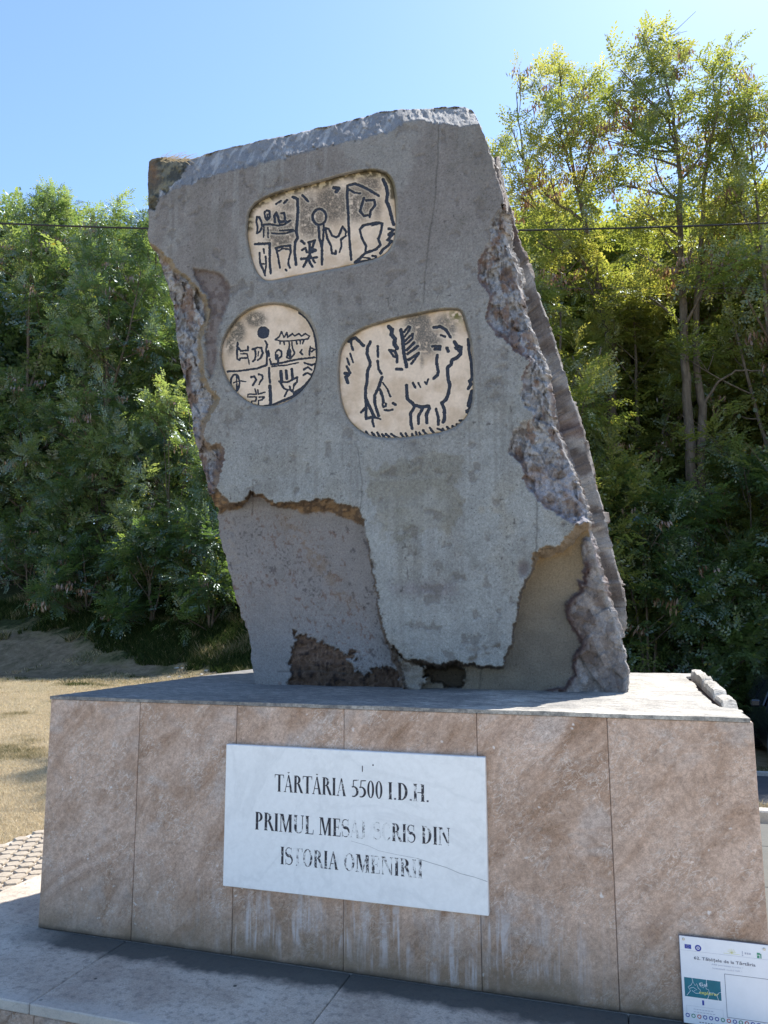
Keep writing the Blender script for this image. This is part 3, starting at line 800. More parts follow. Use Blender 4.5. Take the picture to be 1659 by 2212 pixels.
# wrap the outline back into a thick block
NK = 22
BK = np.array(BACKS)
def bx(y): return np.interp(y, BK[:, 1], BK[:, 0])
per_idx, per_kind = [], []
for i in range(0, NY): per_idx.append((i, 0)); per_kind.append('L')
for j in range(1, NX): per_idx.append((NY - 1, j)); per_kind.append('T')
for i in range(NY - 2, -1, -1): per_idx.append((i, NX - 1)); per_kind.append('R')
PI_ = np.array(per_idx); npn = len(PI_)
ring0 = P3[PI_[:, 0], PI_[:, 1]]; rpx = GX[PI_[:, 0], PI_[:, 1]]; rpy = GY[PI_[:, 0], PI_[:, 1]]
kinds = np.array(per_kind)
YB = 2.28
rings = np.zeros((NK, npn, 3)); rcols = np.zeros((NK, npn, 3))
for q in range(npn):
    a = ring0[q]; kd = kinds[q]
    if kd == 'R':
        if 300 < rpy[q] < 1377:
            e = sm((rpy[q] - 300) / 40)
            s1 = on_y(bx(rpy[q]) - 5, rpy[q], 1.26); s2 = on_y(bx(rpy[q]), rpy[q], 1.34)
            key = [a, a + (.020, .05, 0), a + (.018, .13, 0), s1 * .35 + (a + (-.04, .24, 0)) * .65, s1, s2, np.array([s2[0] - .05, 1.75, a[2]]), np.array([s2[0] - .12, YB, a[2]])]
            if e < 1:
                alt = [a, a + (.0, .06, 0), a + (-.01, .14, 0), a + (-.02, .22, 0), a + (-.02, .34, 0), a + (-.03, .42, 0), a + (-.05, .85, 0), np.array([a[0] - .12, YB, a[2]])]
                key = [k1 * e + k2 * (1 - e) for k1, k2 in zip(key, alt)]
        else:
            key = [a, a + (.0, .06, 0), a + (-.01, .14, 0), a + (-.02, .22, 0), a + (-.02, .34, 0), a + (-.03, .42, 0), a + (-.05, .85, 0), np.array([a[0] - .12, YB, a[2]])]
        pos = np.array([0, 3, 7, 10, 12, 14, 17, NK - 1])
    elif kd == 'T':
        f = (q - NY) / NX
        key = [a, a + (0, .12, .005), a + (0, .5, -.06), np.array([a[0] * .9 + .1, YB, a[2] - .35])]
        pos = np.array([0, 5, 12, NK - 1])
    else:
        key = [a, a + (.02, .12, 0), a + (.04, .4, 0), np.array([.32 - .06 * (a[2] - 1.2), YB, a[2]])]
        pos = np.array([0, 5, 12, NK - 1])
    key = np.array(key)
    for c in range(3):
        rings[:, q, c] = np.interp(np.arange(NK), pos, key[:, c])
kk = np.arange(NK)[:, None]
nz, nzt = facets(rings[..., 1] * 11 + rings[..., 2] * 2.6, rings[..., 2] * .9, 21)
nz2, nzt2 = facets(rings[..., 1] * 34 + rings[..., 2] * 7, rings[..., 2] * 3.6, 23)
nz3, nzt3 = facets(rings[..., 1] * 60, rings[..., 2] * 24, 25)
amp = np.clip(kk / 3.0, 0, 1)
nrm = np.where((kinds == 'R')[None], 1.0, 0) - np.where((kinds == 'L')[None], 1.0, 0)
rings[..., 0] += amp * nrm * (.024 * nz + .015 * nz2 + .006 * nz3)
rings[..., 2] += amp * np.where((kinds == 'T')[None], 1.0, 0) * (.04 * nz + .012 * nz2)
strat = sm((fbm(rings[..., 1] * 22 + rings[..., 2] * 4.5, rings[..., 2] * 5, 3, 5, 2.1, .65) - .42) * 5)
rcols[:] = lerp(A(.130, .104, .090), A(.29, .265, .245), strat)
rcols = rcols * (.72 + .34 * nzt2 + .24 * nzt3)[..., None]
rcols = lerp(rcols, np.broadcast_to(A(.42, .39, .37), rcols.shape), np.broadcast_to(np.where((kinds == 'R')[None], np.clip(1 - kk / 4, 0, 1) * .8, 0), strat.shape))
rcols = lerp(rcols, np.broadcast_to(A(.17, .075, .06), rcols.shape), sm((fbm(rings[..., 1] * 9, rings[..., 2] * 5, 8) - .57) * 9) * .25)
nfront = NX * NY
V = np.vstack([P3.reshape(-1, 3), rings[1:].reshape(-1, 3)])
C = np.vstack([col.reshape(-1, 3), rcols[1:].reshape(-1, 3)])
id_ = np.arange(nfront).reshape(NY, NX)
Q = [np.stack([id_[:-1, :-1], id_[:-1, 1:], id_[1:, 1:], id_[1:, :-1]], -1).reshape(-1, 4)]
ringid = np.vstack([id_[PI_[:, 0], PI_[:, 1]][None], nfront + np.arange((NK - 1) * npn).reshape(NK - 1, npn)])
Q.append(np.stack([ringid[:-1, :-1], ringid[1:, :-1], ringid[1:, 1:], ringid[:-1, 1:]], -1).reshape(-1, 4)[:, ::-1])
cidx = len(V)
V = np.vstack([V, [[1.4, YB + .06, 3.0]]]); C = np.vstack([C, [[.2, .19, .18]]])
last = ringid[-1]
T = np.stack([np.full(npn - 1, cidx), last[:-1], last[1:]], 1)
ROOT_ROCK = thing('monument_stone', 'huge leaning grey slab of rough stone with three carved cream panels, on the pink pedestal', 'monument', (1.85, 1.5, 1.2))
stone = add('stone_block', np_mesh('stone_block', V, [np.concatenate(Q), T], col=C, smooth=True), M['rock'], ROOT_ROCK)
del P3, rings, V, C, Q

# ------------------------------------------------------------------ carved panels
def carved_panel(out, conv, sc_, glyphs, paint, label, step=1.15):
    inner = out
    P = np.array(out)
    x0, y0 = P.min(0) - 3; x1, y1 = P.max(0) + 3
    nx, ny = int((x1 - x0) / step), int((y1 - y0) / step)
    X, Y = np.meshgrid(np.linspace(x0, x1, nx), np.linspace(y0, y1, ny))
    d0 = sdf(X, Y, out)
    # snap to the inner outline (the foot of the lip)
    INS = LIP - 1.2
    gyy, gxx = np.gradient(d0)
    gl = np.hypot(gxx, gyy) + 1e-9
    mv = np.where(np.abs(d0 - INS) < step * .6, (INS - d0), 0)
    X = X + mv * gxx / gl; Y = Y + mv * gyy / gl
    d0 = sdf(X, Y, out)
    wob = (fbm(X * .22, Y * .22, 2, 4, 2.2, .65) - .5) * 6.0
    gid = np.full(X.shape, -1); gd = np.full(X.shape, -99.0)
    for g, strokes in enumerate(glyphs):
        for pts, wd in strokes:
            q = [conv(*p) for p in pts]
            if len(q) == 1: q = q + [(q[0][0] + .01, q[0][1])]
            qa = np.array(q); r = wd * sc_ / 2
            bx0, by0 = qa.min(0) - r - 3; bx1, by1 = qa.max(0) + r + 3
            I, J = np.nonzero((X > bx0) & (X < bx1) & (Y > by0) & (Y < by1))
            if not len(I): continue
            s_ = r * .96 + .35 - dist_line(X[I, J], Y[I, J], q) + wob[I, J] * .42
            m = s_ > gd[I, J]
            gd[I[m], J[m]] = s_[m]; gid[I[m], J[m]] = np.where(s_[m] > -1.5, g, gid[I[m], J[m]])
    # snap to the stroke edges
    gyy, gxx = np.gradient(gd); gl = np.hypot(gxx, gyy)
    ok = (np.abs(gd) < .6) & (gl > .2)
    X = X - np.where(ok, gd * gxx / (gl ** 2 + 1e-9) * 1.0, 0) * step * .8; Y = Y - np.where(ok, gd * gyy / (gl ** 2 + 1e-9), 0) * step * .8
    gd = np.where(ok, 0, gd)
    carve = np.clip(gd / 1.0, 0, 1)
    dep = REC + .0012 * (fbm(X * .1, Y * .1, 5) - .5) + .0065 * carve + .011 * (1 - sm((d0 - INS) / 2.0))
    V = on_y(X, Y, Y0 + dep)
    C = paint(X, Y, d0)
    C = lerp(C, A(.66, .58, .46), np.exp(-((gd + 1.6) / 1.1) ** 2) * .4)
    ids = np.arange(X.size).reshape(X.shape)
    quad = np.stack([ids[:-1, :-1], ids[1:, :-1], ids[1:, 1:], ids[:-1, 1:]], -1).reshape(-1, 4)
    dq = np.minimum.reduce([d0[:-1, :-1], d0[1:, :-1], d0[1:, 1:], d0[:-1, 1:]]).ravel()
    gq = np.maximum.reduce([gd[:-1, :-1], gd[1:, :-1], gd[1:, 1:], gd[:-1, 1:]]).ravel()
    gi = np.maximum.reduce([gid[:-1, :-1], gid[1:, :-1], gid[1:, 1:], gid[:-1, 1:]]).ravel()
    okq = dq > INS - .3
    isg = okq & (gq > 0.02) & (gi >= 0)
    V = V.reshape(-1, 3); C = C.reshape(-1, 3)
    def sub(mask):
        f = quad[mask]; uq, inv = np.unique(f, return_inverse=True)
        return V[uq], inv.reshape(-1, 4), C[uq]
    v, f, c = sub(okq & ~isg)
    pan = add('carved_panel', np_mesh('carved_panel', v, [f], col=c, smooth=True), M['panel'], ROOT_ROCK)
    pan['label'] = label
    for g in range(len(glyphs)):
        m = isg & (gi == g)
        if m.sum() < 3: continue
        v, f, c = sub(m)
        add('carved_symbol', np_mesh('carved_symbol', v, [f], smooth=True), M['glyph'], pan)
    return pan

def cream(X, Y, d):
    n = fbm(X * .03, Y * .03, 6, 5); n2 = fbm(X * .15, Y * .15, 2, 4)
    c = lerp(A(.66, .530, .415), A(.55, .425, .315), sm((n - .35) * 3))
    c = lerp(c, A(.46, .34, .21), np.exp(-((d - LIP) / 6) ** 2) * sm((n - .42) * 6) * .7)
    return c, n, n2
def blob(X, Y, conv, x, y, rx, ry, s):
    cx, cy = conv(x, y)
    return np.exp(-(((X - cx) / (rx * s)) ** 2 + ((Y - cy) / (ry * s)) ** 2))
SA, SB, SC = .54004 / 2.4397, .54004 / 3.5298, .54004 / 2.592
def paint_a(X, Y, d):
    c, n, n2 = cream(X, Y, d)
    m = 0
    for b in ((400, 660, 190, 170, .95), (380, 790, 150, 80, .75), (690, 560, 150, 230, .85), (900, 430, 190, 190, .9), (1130, 420, 190, 190, .85), (1260, 250, 130, 120, .8), (620, 420, 120, 110, .6), (470, 450, 150, 110, .5), (1340, 460, 60, 150, .5), (650, 330, 300, 60, .4)):
        m = np.maximum(m, blob(X, Y, c3, b[0], b[1], b[2], b[3], SA) * b[4])
    m = sm(m * 1.8 - .12) * sm((n2 - .16) * 4) * (.62 + .38 * sm((vnoise(X * .7, Y * .7, 3) - .25) * 3))
    c = lerp(c, A(.115, .098, .082), np.clip(m, 0, 1) * .95)
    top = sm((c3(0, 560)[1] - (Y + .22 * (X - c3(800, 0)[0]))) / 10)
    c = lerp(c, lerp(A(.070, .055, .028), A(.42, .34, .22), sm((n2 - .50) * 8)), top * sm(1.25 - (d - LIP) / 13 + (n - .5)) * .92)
    return c
def paint_b(X, Y, d):
    c, n, n2 = cream(X, Y, d)
    m = np.maximum(blob(X, Y, c4, 610, 340, 150, 110, SB), blob(X, Y, c4, 350, 520, 110, 170, SB))
    m = np.maximum(m, blob(X, Y, c4, 250, 700, 80, 150, SB) * .7)
    return lerp(c, A(.11, .098, .08), sm(m * 1.7 - .1) * sm((n2 - .18) * 4.2) * (.6 + .35 * sm((vnoise(X * .7, Y * .7, 3) - .25) * 3)))
def paint_c(X, Y, d):
    c, n, n2 = cream(X, Y, d)
    m = np.maximum(blob(X, Y, c5, 940, 260, 150, 150, SC), blob(X, Y, c5, 1030, 430, 160, 150, SC) * .95); m = np.maximum(m, blob(X, Y, c5, 1200, 230, 120, 110, SC) * .6)
    m = np.maximum(m, blob(X, Y, c5, 980, 620, 30, 120, SC) * .5); m = np.maximum(m, blob(X, Y, c5, 1290, 300, 60, 120, SC) * .6)
    c = lerp(c, A(.115, .108, .10), sm(m * 1.6 - .1) * sm((n2 - .18) * 4.2) * (.6 + .35 * sm((vnoise(X * .7, Y * .7, 3) - .25) * 3)))
    g = blob(X, Y, c5, 1340, 160, 90, 80, SC) * sm((n2 - .42) * 6)
    return lerp(c, A(.14, .13, .045), g)

def ell(cx, cy, rx, ry, n=18, a0=0, a1=360):
    return [(cx + rx * math.cos(math.radians(a0 + (a1 - a0) * i / n)), cy + ry * math.sin(math.radians(a0 + (a1 - a0) * i / n))) for i in range(n + 1)]
GA = [
 [([(165, 555), (190, 558), (212, 610), (215, 650), (195, 700), (165, 715)], 18), ([(165, 555), (160, 600), (172, 660), (165, 715)], 18), ([(215, 650), (235, 632), (300, 625)], 18), ([(235, 655), (230, 750)], 14), ([(272, 660), (275, 755)], 14)],
 [([(240, 505), (265, 490), (288, 500), (290, 560), (265, 585), (245, 560), (240, 505)], 20), ([(265, 530), (268, 560)], 16)],
 [([(310, 630), (370, 640), (430, 630), (490, 590)], 18), ([(340, 610), (335, 540), (355, 510), (375, 570), (385, 610)], 20), ([(405, 520), (430, 515), (440, 580)], 20), ([(385, 605), (450, 600)], 26)],
 [([(310, 715), (370, 720), (450, 715), (530, 690)], 16), ([(390, 690), (520, 680)], 14)],
 [([(515, 360), (560, 380), (565, 480), (558, 600), (550, 700), (562, 760), (538, 800), (533, 900), (548, 1020)], 27)],
 [([(350, 430), (400, 400)], 18), ([(430, 420), (460, 390)], 18)], [([(610, 345), (640, 375), (665, 405)], 20)],
 [(ell(775, 555, 66, 78), 22), ([(765, 640), (775, 760), (800, 860), (800, 1015)], 24), ([(817, 640), (812, 760), (800, 860)], 20)],
 [([(915, 270), (965, 275), (940, 310)], 34)],
 [([(830, 665), (865, 670), (900, 740), (940, 755), (965, 740), (1000, 650), (1035, 700), (1030, 745), (985, 775)], 20), ([(830, 665), (850, 760), (890, 840), (895, 910), (935, 915), (935, 885)], 20), ([(985, 775), (990, 840), (970, 900)], 18)],
 [([(1050, 250), (1045, 350), (1055, 500), (1060, 640), (1070, 800), (1085, 970)], 24), ([(1050, 250), (1120, 230), (1200, 260), (1290, 310), (1355, 350)], 24), ([(1060, 285), (1120, 320), (1170, 325)], 18)],
 [([(1210, 370), (1185, 450), (1170, 500), (1210, 545), (1245, 540)], 22), ([(1230, 395), (1310, 390), (1318, 440), (1275, 500), (1265, 555)], 22)],
 [([(1170, 680), (1200, 640), (1330, 610), (1390, 620), (1370, 720), (1350, 770), (1370, 830), (1330, 870), (1220, 910), (1170, 960), (1120, 1000)], 24), ([(1170, 680), (1185, 750), (1230, 840), (1225, 900)], 22), ([(1290, 640), (1370, 618)], 14)],
 [([(1120, 1000), (1210, 985), (1320, 970), (1330, 940), (1290, 935)], 20), ([(1200, 950), (1270, 960)], 14)],
 [([(1395, 190), (1430, 260), (1440, 330), (1430, 400), (1460, 470), (1480, 560), (1500, 630)], 32)],
 [([(1450, 670), (1500, 680), (1450, 730), (1500, 720), (1440, 780), (1480, 790), (1440, 840), (1400, 870), (1370, 910)], 24)],
 [([(150, 820), (290, 815), (290, 900), (290, 1000), (300, 1105)], 24)],
 [([(190, 905), (195, 1000), (230, 1080), (245, 1130)], 18), ([(250, 940), (255, 1040), (245, 1100)], 16), ([(230, 870), (235, 910)], 16), ([(200, 1015), (255, 1015)], 14)],
 [([(350, 860), (400, 845), (490, 835), (495, 900), (475, 980), (470, 1010), (485, 1050)], 20), ([(355, 870), (375, 960), (390, 1050)], 20), ([(375, 890), (420, 865), (470, 870)], 14), ([(445, 1070), (455, 1080)], 18)],
 [([(600, 790), (630, 815)], 24), ([(605, 880), (640, 860), (650, 900)], 20), ([(670, 805), (730, 785), (700, 870), (740, 880), (700, 900)], 24), ([(680, 820), (680, 960)], 26), ([(600, 965), (680, 960), (750, 950)], 24), ([(620, 1040), (665, 960), (705, 1040)], 24), ([(640, 1000), (680, 920), (730, 1000)], 20)],
]
GB = [
 [([(718, 530)], 178)],
 [([(745, 650), (770, 700), (755, 760), (770, 860), (765, 990), (620, 1040), (360, 1075), (215, 1080)], 26), ([(790, 790), (800, 860)], 24), ([(810, 910), (830, 980), (920, 970), (1050, 940), (1200, 910), (1440, 880)], 28), ([(840, 1010), (1040, 990), (1210, 955)], 20)],
 [([(800, 1030), (800, 1130), (812, 1240)], 30), ([(810, 1290), (820, 1430), (820, 1550)], 46)],
 [([(355, 670), (345, 800), (350, 900), (380, 920), (390, 890), (480, 890)], 24), ([(345, 720), (400, 790), (500, 780), (500, 730)], 24), ([(400, 830), (490, 830), (510, 930), (520, 975)], 18)],
 [([(570, 765), (640, 740), (690, 750), (712, 820), (680, 890), (640, 920)], 28), ([(600, 760), (612, 840), (600, 910), (570, 940)], 24), ([(650, 800), (640, 860)], 14)],
 [([(890, 630), (940, 590), (975, 520), (1010, 600), (1050, 530), (1060, 600), (1130, 545), (1160, 580), (1220, 545), (1260, 580), (1310, 545), (1370, 580), (1350, 620)], 18), ([(890, 630), (960, 650), (1080, 650), (1350, 620)], 18), ([(950, 650), (955, 690)], 18), ([(1010, 655), (1015, 700)], 16), ([(1180, 640), (1190, 690)], 22), ([(1240, 640), (1240, 690)], 18), ([(1290, 640), (1270, 690)], 18)],
 [([(895, 900), (890, 810), (930, 770), (975, 800), (975, 870), (920, 900)], 24), ([(910, 850), (930, 960)], 32)],
 [([(1085, 670), (1085, 740), (1060, 800), (1050, 880), (1090, 900), (1120, 880), (1160, 820), (1130, 750), (1120, 670)], 20), ([(1090, 780), (1095, 860)], 40)],
 [([(1260, 770), (1240, 810), (1270, 840)], 26)], [([(1380, 730), (1370, 800), (1370, 850)], 22), ([(1380, 740), (1440, 770), (1400, 800)], 22)],
 [([(1230, 250), (1330, 320), (1390, 420), (1440, 520), (1460, 640), (1475, 760), (1480, 880), (1470, 980)], 42), ([(1470, 980), (1450, 1080), (1400, 1180), (1320, 1280), (1230, 1350), (1160, 1390)], 56), ([(1300, 960), (1400, 990), (1450, 970)], 26), ([(1290, 1050), (1350, 1020), (1400, 1060)], 26), ([(1280, 1130), (1340, 1100), (1400, 1130)], 26), ([(1190, 1400), (1100, 1450), (950, 1510), (840, 1560), (700, 1578), (560, 1555), (470, 1510)], 34)],
 [([(965, 1080), (975, 1200)], 46), ([(1040, 1070), (1050, 1180)], 40), ([(1120, 1050), (1130, 1180)], 38), ([(940, 1220), (1060, 1230), (1160, 1180), (1200, 1160), (1190, 1230), (1150, 1270)], 26), ([(960, 1240), (1010, 1320), (1060, 1340), (1020, 1430)], 26), ([(1150, 1270), (1140, 1340), (1060, 1340)], 22), ([(1090, 1290), (1110, 1350), (1170, 1390)], 24)],
 [(ell(320, 1240, 62, 118), 24), ([(300, 1240), (380, 1210), (470, 1225)], 16), ([(340, 1130), (345, 1350)], 18)],
 [([(545, 1160), (590, 1150), (620, 1200), (590, 1240), (570, 1275)], 26)], [([(650, 1120), (700, 1130), (710, 1180), (670, 1230), (660, 1260)], 22)],
 [([(600, 1330), (620, 1400), (500, 1400), (500, 1440), (620, 1440), (610, 1500), (550, 1500), (560, 1540)], 20), ([(640, 1340), (650, 1400), (740, 1370)], 20), ([(660, 1440), (730, 1440), (700, 1480), (650, 1490), (650, 1560)], 20)],
]
GC = [
 [([(220, 430), (245, 410), (290, 390), (340, 440), (375, 475)], 32), ([(245, 430), (250, 480), (265, 515)], 22)],
 [([(235, 555), (250, 600), (265, 645)], 20), ([(205, 610), (225, 670)], 22), ([(200, 690), (235, 755)], 26), ([(180, 760), (220, 770), (190, 800), (210, 855)], 34)],
 [([(445, 435), (415, 490), (410, 560), (440, 640), (440, 680), (415, 730), (410, 850), (395, 920), (395, 1020), (430, 1090), (470, 1180), (490, 1215)], 32), ([(395, 1020), (400, 1110), (350, 1165)], 24), ([(400, 1110), (400, 1230), (470, 1210)], 28), ([(470, 1200), (465, 1260), (480, 1310)], 22), ([(490, 1215), (550, 1235)], 18)],
 [([(520, 480), (525, 590)], 24), ([(520, 635), (530, 720), (560, 765)], 26)],
 [([(565, 800), (535, 890), (490, 990), (490, 1070), (510, 1140), (530, 1200)], 30), ([(575, 860), (620, 920), (650, 1000)], 18), ([(545, 930), (570, 1000), (580, 1060)], 30), ([(680, 1070), (705, 1085)], 28), ([(570, 1080), (580, 1110), (605, 1100), (605, 1075)], 22), ([(590, 1140), (640, 1145), (675, 1135)], 22)],
 [([(635, 275), (670, 310), (660, 360), (700, 400), (690, 450), (720, 500)], 42)],
 [([(640, 520), (700, 530), (725, 600), (720, 645)], 26), ([(645, 520), (680, 580), (725, 600)], 22)], [([(715, 715), (770, 720)], 28)],
 [([(760, 310), (780, 400), (790, 540), (820, 690)], 38), ([(795, 330), (840, 275), (860, 280), (850, 310), (800, 380)], 20), ([(800, 430), (850, 380), (885, 350), (880, 400), (810, 460)], 22), ([(820, 520), (900, 440)], 26), ([(830, 560), (935, 480)], 26), ([(840, 620), (945, 550)], 28), ([(870, 660), (945, 560)], 22)],
 [([(1100, 285), (1170, 275), (1230, 310), (1275, 385)], 30)], [([(1175, 365), (1220, 380)], 24)], [([(1090, 480), (1170, 480), (1165, 510), (1110, 510)], 28)], [([(1240, 500), (1250, 530)], 34)],
 [([(1315, 435), (1340, 470), (1385, 490), (1380, 560), (1340, 600), (1290, 620), (1280, 670), (1245, 700), (1250, 820), (1270, 880), (1250, 980), (1230, 1030), (1185, 1070), (1210, 1130), (1215, 1220), (1200, 1265)], 36), ([(1330, 500), (1370, 530)], 30), ([(1140, 570), (1130, 650), (1150, 740), (1140, 780), (1100, 815)], 30),
  ([(820, 885), (825, 1020), (900, 1090), (980, 1110), (1050, 1100), (1055, 1130), (1025, 1180), (1030, 1270)], 34), ([(900, 1110), (860, 1180), (865, 1270), (875, 1330)], 30), ([(990, 1120), (940, 1210), (945, 1280)], 30), ([(1125, 1130), (1150, 1220), (1150, 1290)], 30)],
 [([(1010, 850), (1025, 872), (1045, 825)], 20)], [([(885, 860), (910, 905)], 24)], [([(940, 860), (965, 905)], 16)],
 [([(1460, 410), (1465, 520), (1490, 640), (1495, 740), (1500, 820), (1470, 840), (1490, 870), (1460, 920)], 30), ([(1500, 950), (1475, 1050), (1465, 1090)], 46), ([(1440, 1160), (1490, 1120), (1440, 1150), (1470, 1180)], 26)],
]
for a, b in [((330, 1360), (370, 1385)), ((400, 1365), (425, 1405)), ((460, 1375), (500, 1420)), ((515, 1375), (545, 1425)), ((565, 1390), (600, 1440)), ((605, 1390), (650, 1430)), ((660, 1390), (740, 1440)), ((760, 1385), (795, 1430)), ((810, 1385), (830, 1420)), ((875, 1390), (890, 1420)),
             ((915, 1370), (930, 1410)), ((950, 1375), (965, 1410)), ((990, 1350), (1030, 1400)), ((1060, 1325), (1110, 1390)), ((1140, 1335), (1185, 1350)), ((1195, 1335), (1220, 1380)), ((1240, 1315), (1270, 1350)), ((1295, 1310), (1335, 1335)), ((1340, 1290), (1400, 1300)), ((1370, 1250), (1440, 1250))]:
    GC.append([([a, b], 23)])
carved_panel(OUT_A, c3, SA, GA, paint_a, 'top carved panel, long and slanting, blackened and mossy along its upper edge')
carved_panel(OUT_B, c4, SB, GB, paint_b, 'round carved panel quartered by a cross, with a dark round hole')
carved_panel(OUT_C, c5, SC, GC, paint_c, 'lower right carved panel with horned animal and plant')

# dry grass lodged on the stone's upper corner
mb = MB(); rs = random.Random(3)
for _ in range(46):
    q = on_y(345 + rs.random() * 58, 341 + rs.random() * 9, 0.89 + rs.random() * .06)
    a = rs.uniform(-1.2, .7); L = rs.uniform(.04, .12)
    e = q + np.array([math.cos(a) * L, rs.uniform(-.02, .02), math.sin(a) * L * .55])
    m_ = (q + e) / 2 + np.array([0, 0, rs.uniform(0, .015)])
    mb.tube([q, m_, e], [.0022, .002, .001], 4, False)
M['straw'] = flat_mat('dry_straw', (0.52, 0.42, 0.27), 0.8)
tag(add('dry_straw', mb.mesh('dry_straw'), M['straw']), 'wisps of dry straw caught on the upper left corner of the big stone', 'straw', kind='stuff')
# ------------------------------------------------------------------ pedestal
PW, PD, PH = 3.522, 2.70, 1.2
ped = thing('pedestal', 'big block pedestal clad in pinkish brown travertine slabs, carrying the leaning stone', 'pedestal', (1.761, 1.35, 0))
G3 = 0.0010
mb = MB(); mb.box(.012, PW - .012, .012, PD - .012, 0.002, PH - .03); add('core', mb.mesh('core'), M['joint'], ped)
def slab(parent, name, x0, x1, y0, y1, z0, z1, mat, b=.003):
    mb = MB(); mb.box(x0, x1, y0, y1, z0, z1, b=b)
    return add(name, mb.mesh(name), mat, parent)
XS = [0, .576, 1.147, 1.726, 2.371, 2.943, PW]
for i in range(6):
    slab(ped, 'cladding_slab', XS[i] + G3, XS[i + 1] - G3, 0 + .0012 * (i % 3), .010, .004, PH - .018, M['trav'])
    slab(ped, 'cladding_slab', XS[i] + G3, XS[i + 1] - G3, PD - .010, PD, .004, PH - .018, M['trav'])
YS = [0.013, .55, 1.09, 1.63, 2.17, PD - .013]
for i in range(5):
    slab(ped, 'cladding_slab', 0, .010, YS[i] + G3, YS[i + 1] - G3, .004, PH - .018, M['trav'])
    slab(ped, 'cladding_slab', PW - .010, PW, YS[i] + G3, YS[i + 1] - G3, .004, PH - .018, M['trav'])
# top stone: one weathered sheet, its right edge broken
def relief_sheet(name, x0, x1, y0, y1, zt, zb, nx, ny, amp, seed, xr=None, top=None):
    X, Y = np.meshgrid(np.linspace(x0, x1, nx), np.linspace(y0, y1, ny))
    if xr is not None:
        e = xr(Y[:, 0])[:, None]; t = (X - x0) / (x1 - x0); X = x0 + t * (e - x0)
    Z = zt + amp * (fbm(X * 6, Y * 6, seed) - .6) + amp * .5 * (fbm(X * 40, Y * 40, seed) - .5)
    if top is not None: Z = top(X, Y, Z)
    V = np.stack([X, Y, Z], -1).reshape(-1, 3)
    ids = np.arange(nx * ny).reshape(ny, nx)
    Q = [np.stack([ids[:-1, :-1], ids[:-1, 1:], ids[1:, 1:], ids[1:, :-1]], -1).reshape(-1, 4)]
    per = np.concatenate([ids[0, :], ids[1:, -1], ids[-1, -2::-1], ids[-2:0:-1, 0]])
    low = V[per].copy(); low[:, 2] = zb
    n0 = len(V); V = np.vstack([V, low]); m = len(per); k = np.arange(m); kn = (k + 1) % m
    Q.append(np.stack([per[kn], per[k], n0 + k, n0 + kn], 1))
    V = np.vstack([V, [[(x0 + x1) / 2, (y0 + y1) / 2, zb]]])
    T = np.stack([np.full(m, len(V) - 1), n0 + kn, n0 + k], 1)
    return np_mesh(name, V, [np.concatenate(Q), T], smooth=False)
xr = lambda y: 3.43 + .03 * (fbm(y * 5, 3, 1, 4) - .5) * 2 + .085 * sm((.42 - y) / .12) + .085 * sm((y - 2.35) / .1)
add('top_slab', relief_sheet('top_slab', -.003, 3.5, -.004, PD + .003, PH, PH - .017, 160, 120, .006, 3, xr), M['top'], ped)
# the side slabs' broken heads stand proud of the top along the right side
for q, (ya, yb_, h) in enumerate(((.44, .82, .020), (.82, 1.45, .040), (1.455, 2.34, .046))):
    def topf(X, Y, Z, ya=ya, yb_=yb_, h=h):
        e = sm((Y - ya) / .10 + .15) * sm((yb_ - Y) / .06 + .3)
        return PH - .016 + (h + .016) * e * (.72 + .6 * fbm(Y * 9, X * 30, 4, 4)) * sm((X - 3.452) / .02 + .35)
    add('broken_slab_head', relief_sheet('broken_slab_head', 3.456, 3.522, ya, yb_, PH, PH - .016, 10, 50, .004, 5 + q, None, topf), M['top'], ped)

# ------------------------------------------------------------------ marble plaque and its letters
PXA, PXB, PZA, PZB = 1.109, 2.412, .327, .995
plq = thing('marble_plaque', 'white marble plaque with worn black Romanian lettering on the pedestal front', 'plaque', (1.76, -.015, .66))
mb = MB(); mb.box(PXA, PXB, -.030, -.0005, PZA, PZB, b=.003); add('marble_sheet', mb.mesh('marble_sheet'), M['marble'], plq)

def strip(o, i):
    o, i = np.array(o, float), np.array(i, float); n = len(o)
    V = np.vstack([o, i]); k = np.arange(n - 1)
    return V, np.stack([k, k + 1, n + k + 1, n + k], 1)
def qd(*p): return np.array(p, float), np.array([[0, 1, 2, 3]])
def arc(cx, cy, rx, ry, a0, a1, n=20):
    a = np.radians(np.linspace(a0, a1, n)); return np.c_[cx + rx * np.cos(a), cy + ry * np.sin(a)]
S_, H_ = .155, .045
def serif(x, y, w=.13, up=True):
    d = 1 if up else -1
    return [qd((x - w, y), (x + w, y), (x + w * .6, y + d * H_), (x - w * .6, y + d * H_))]
def stem(x, y0=0, y1=1, s=S_): return [qd((x - s / 2, y0), (x + s / 2, y0), (x + s / 2, y1), (x - s / 2, y1))]
def bowl(x, y0, y1, w, th=S_, hair=H_):
    c = (y0 + y1) / 2; h = (y1 - y0) / 2
    return [strip(arc(x, c, w, h, -90, 90), arc(x, c, w - th, h - hair, -90, 90))]
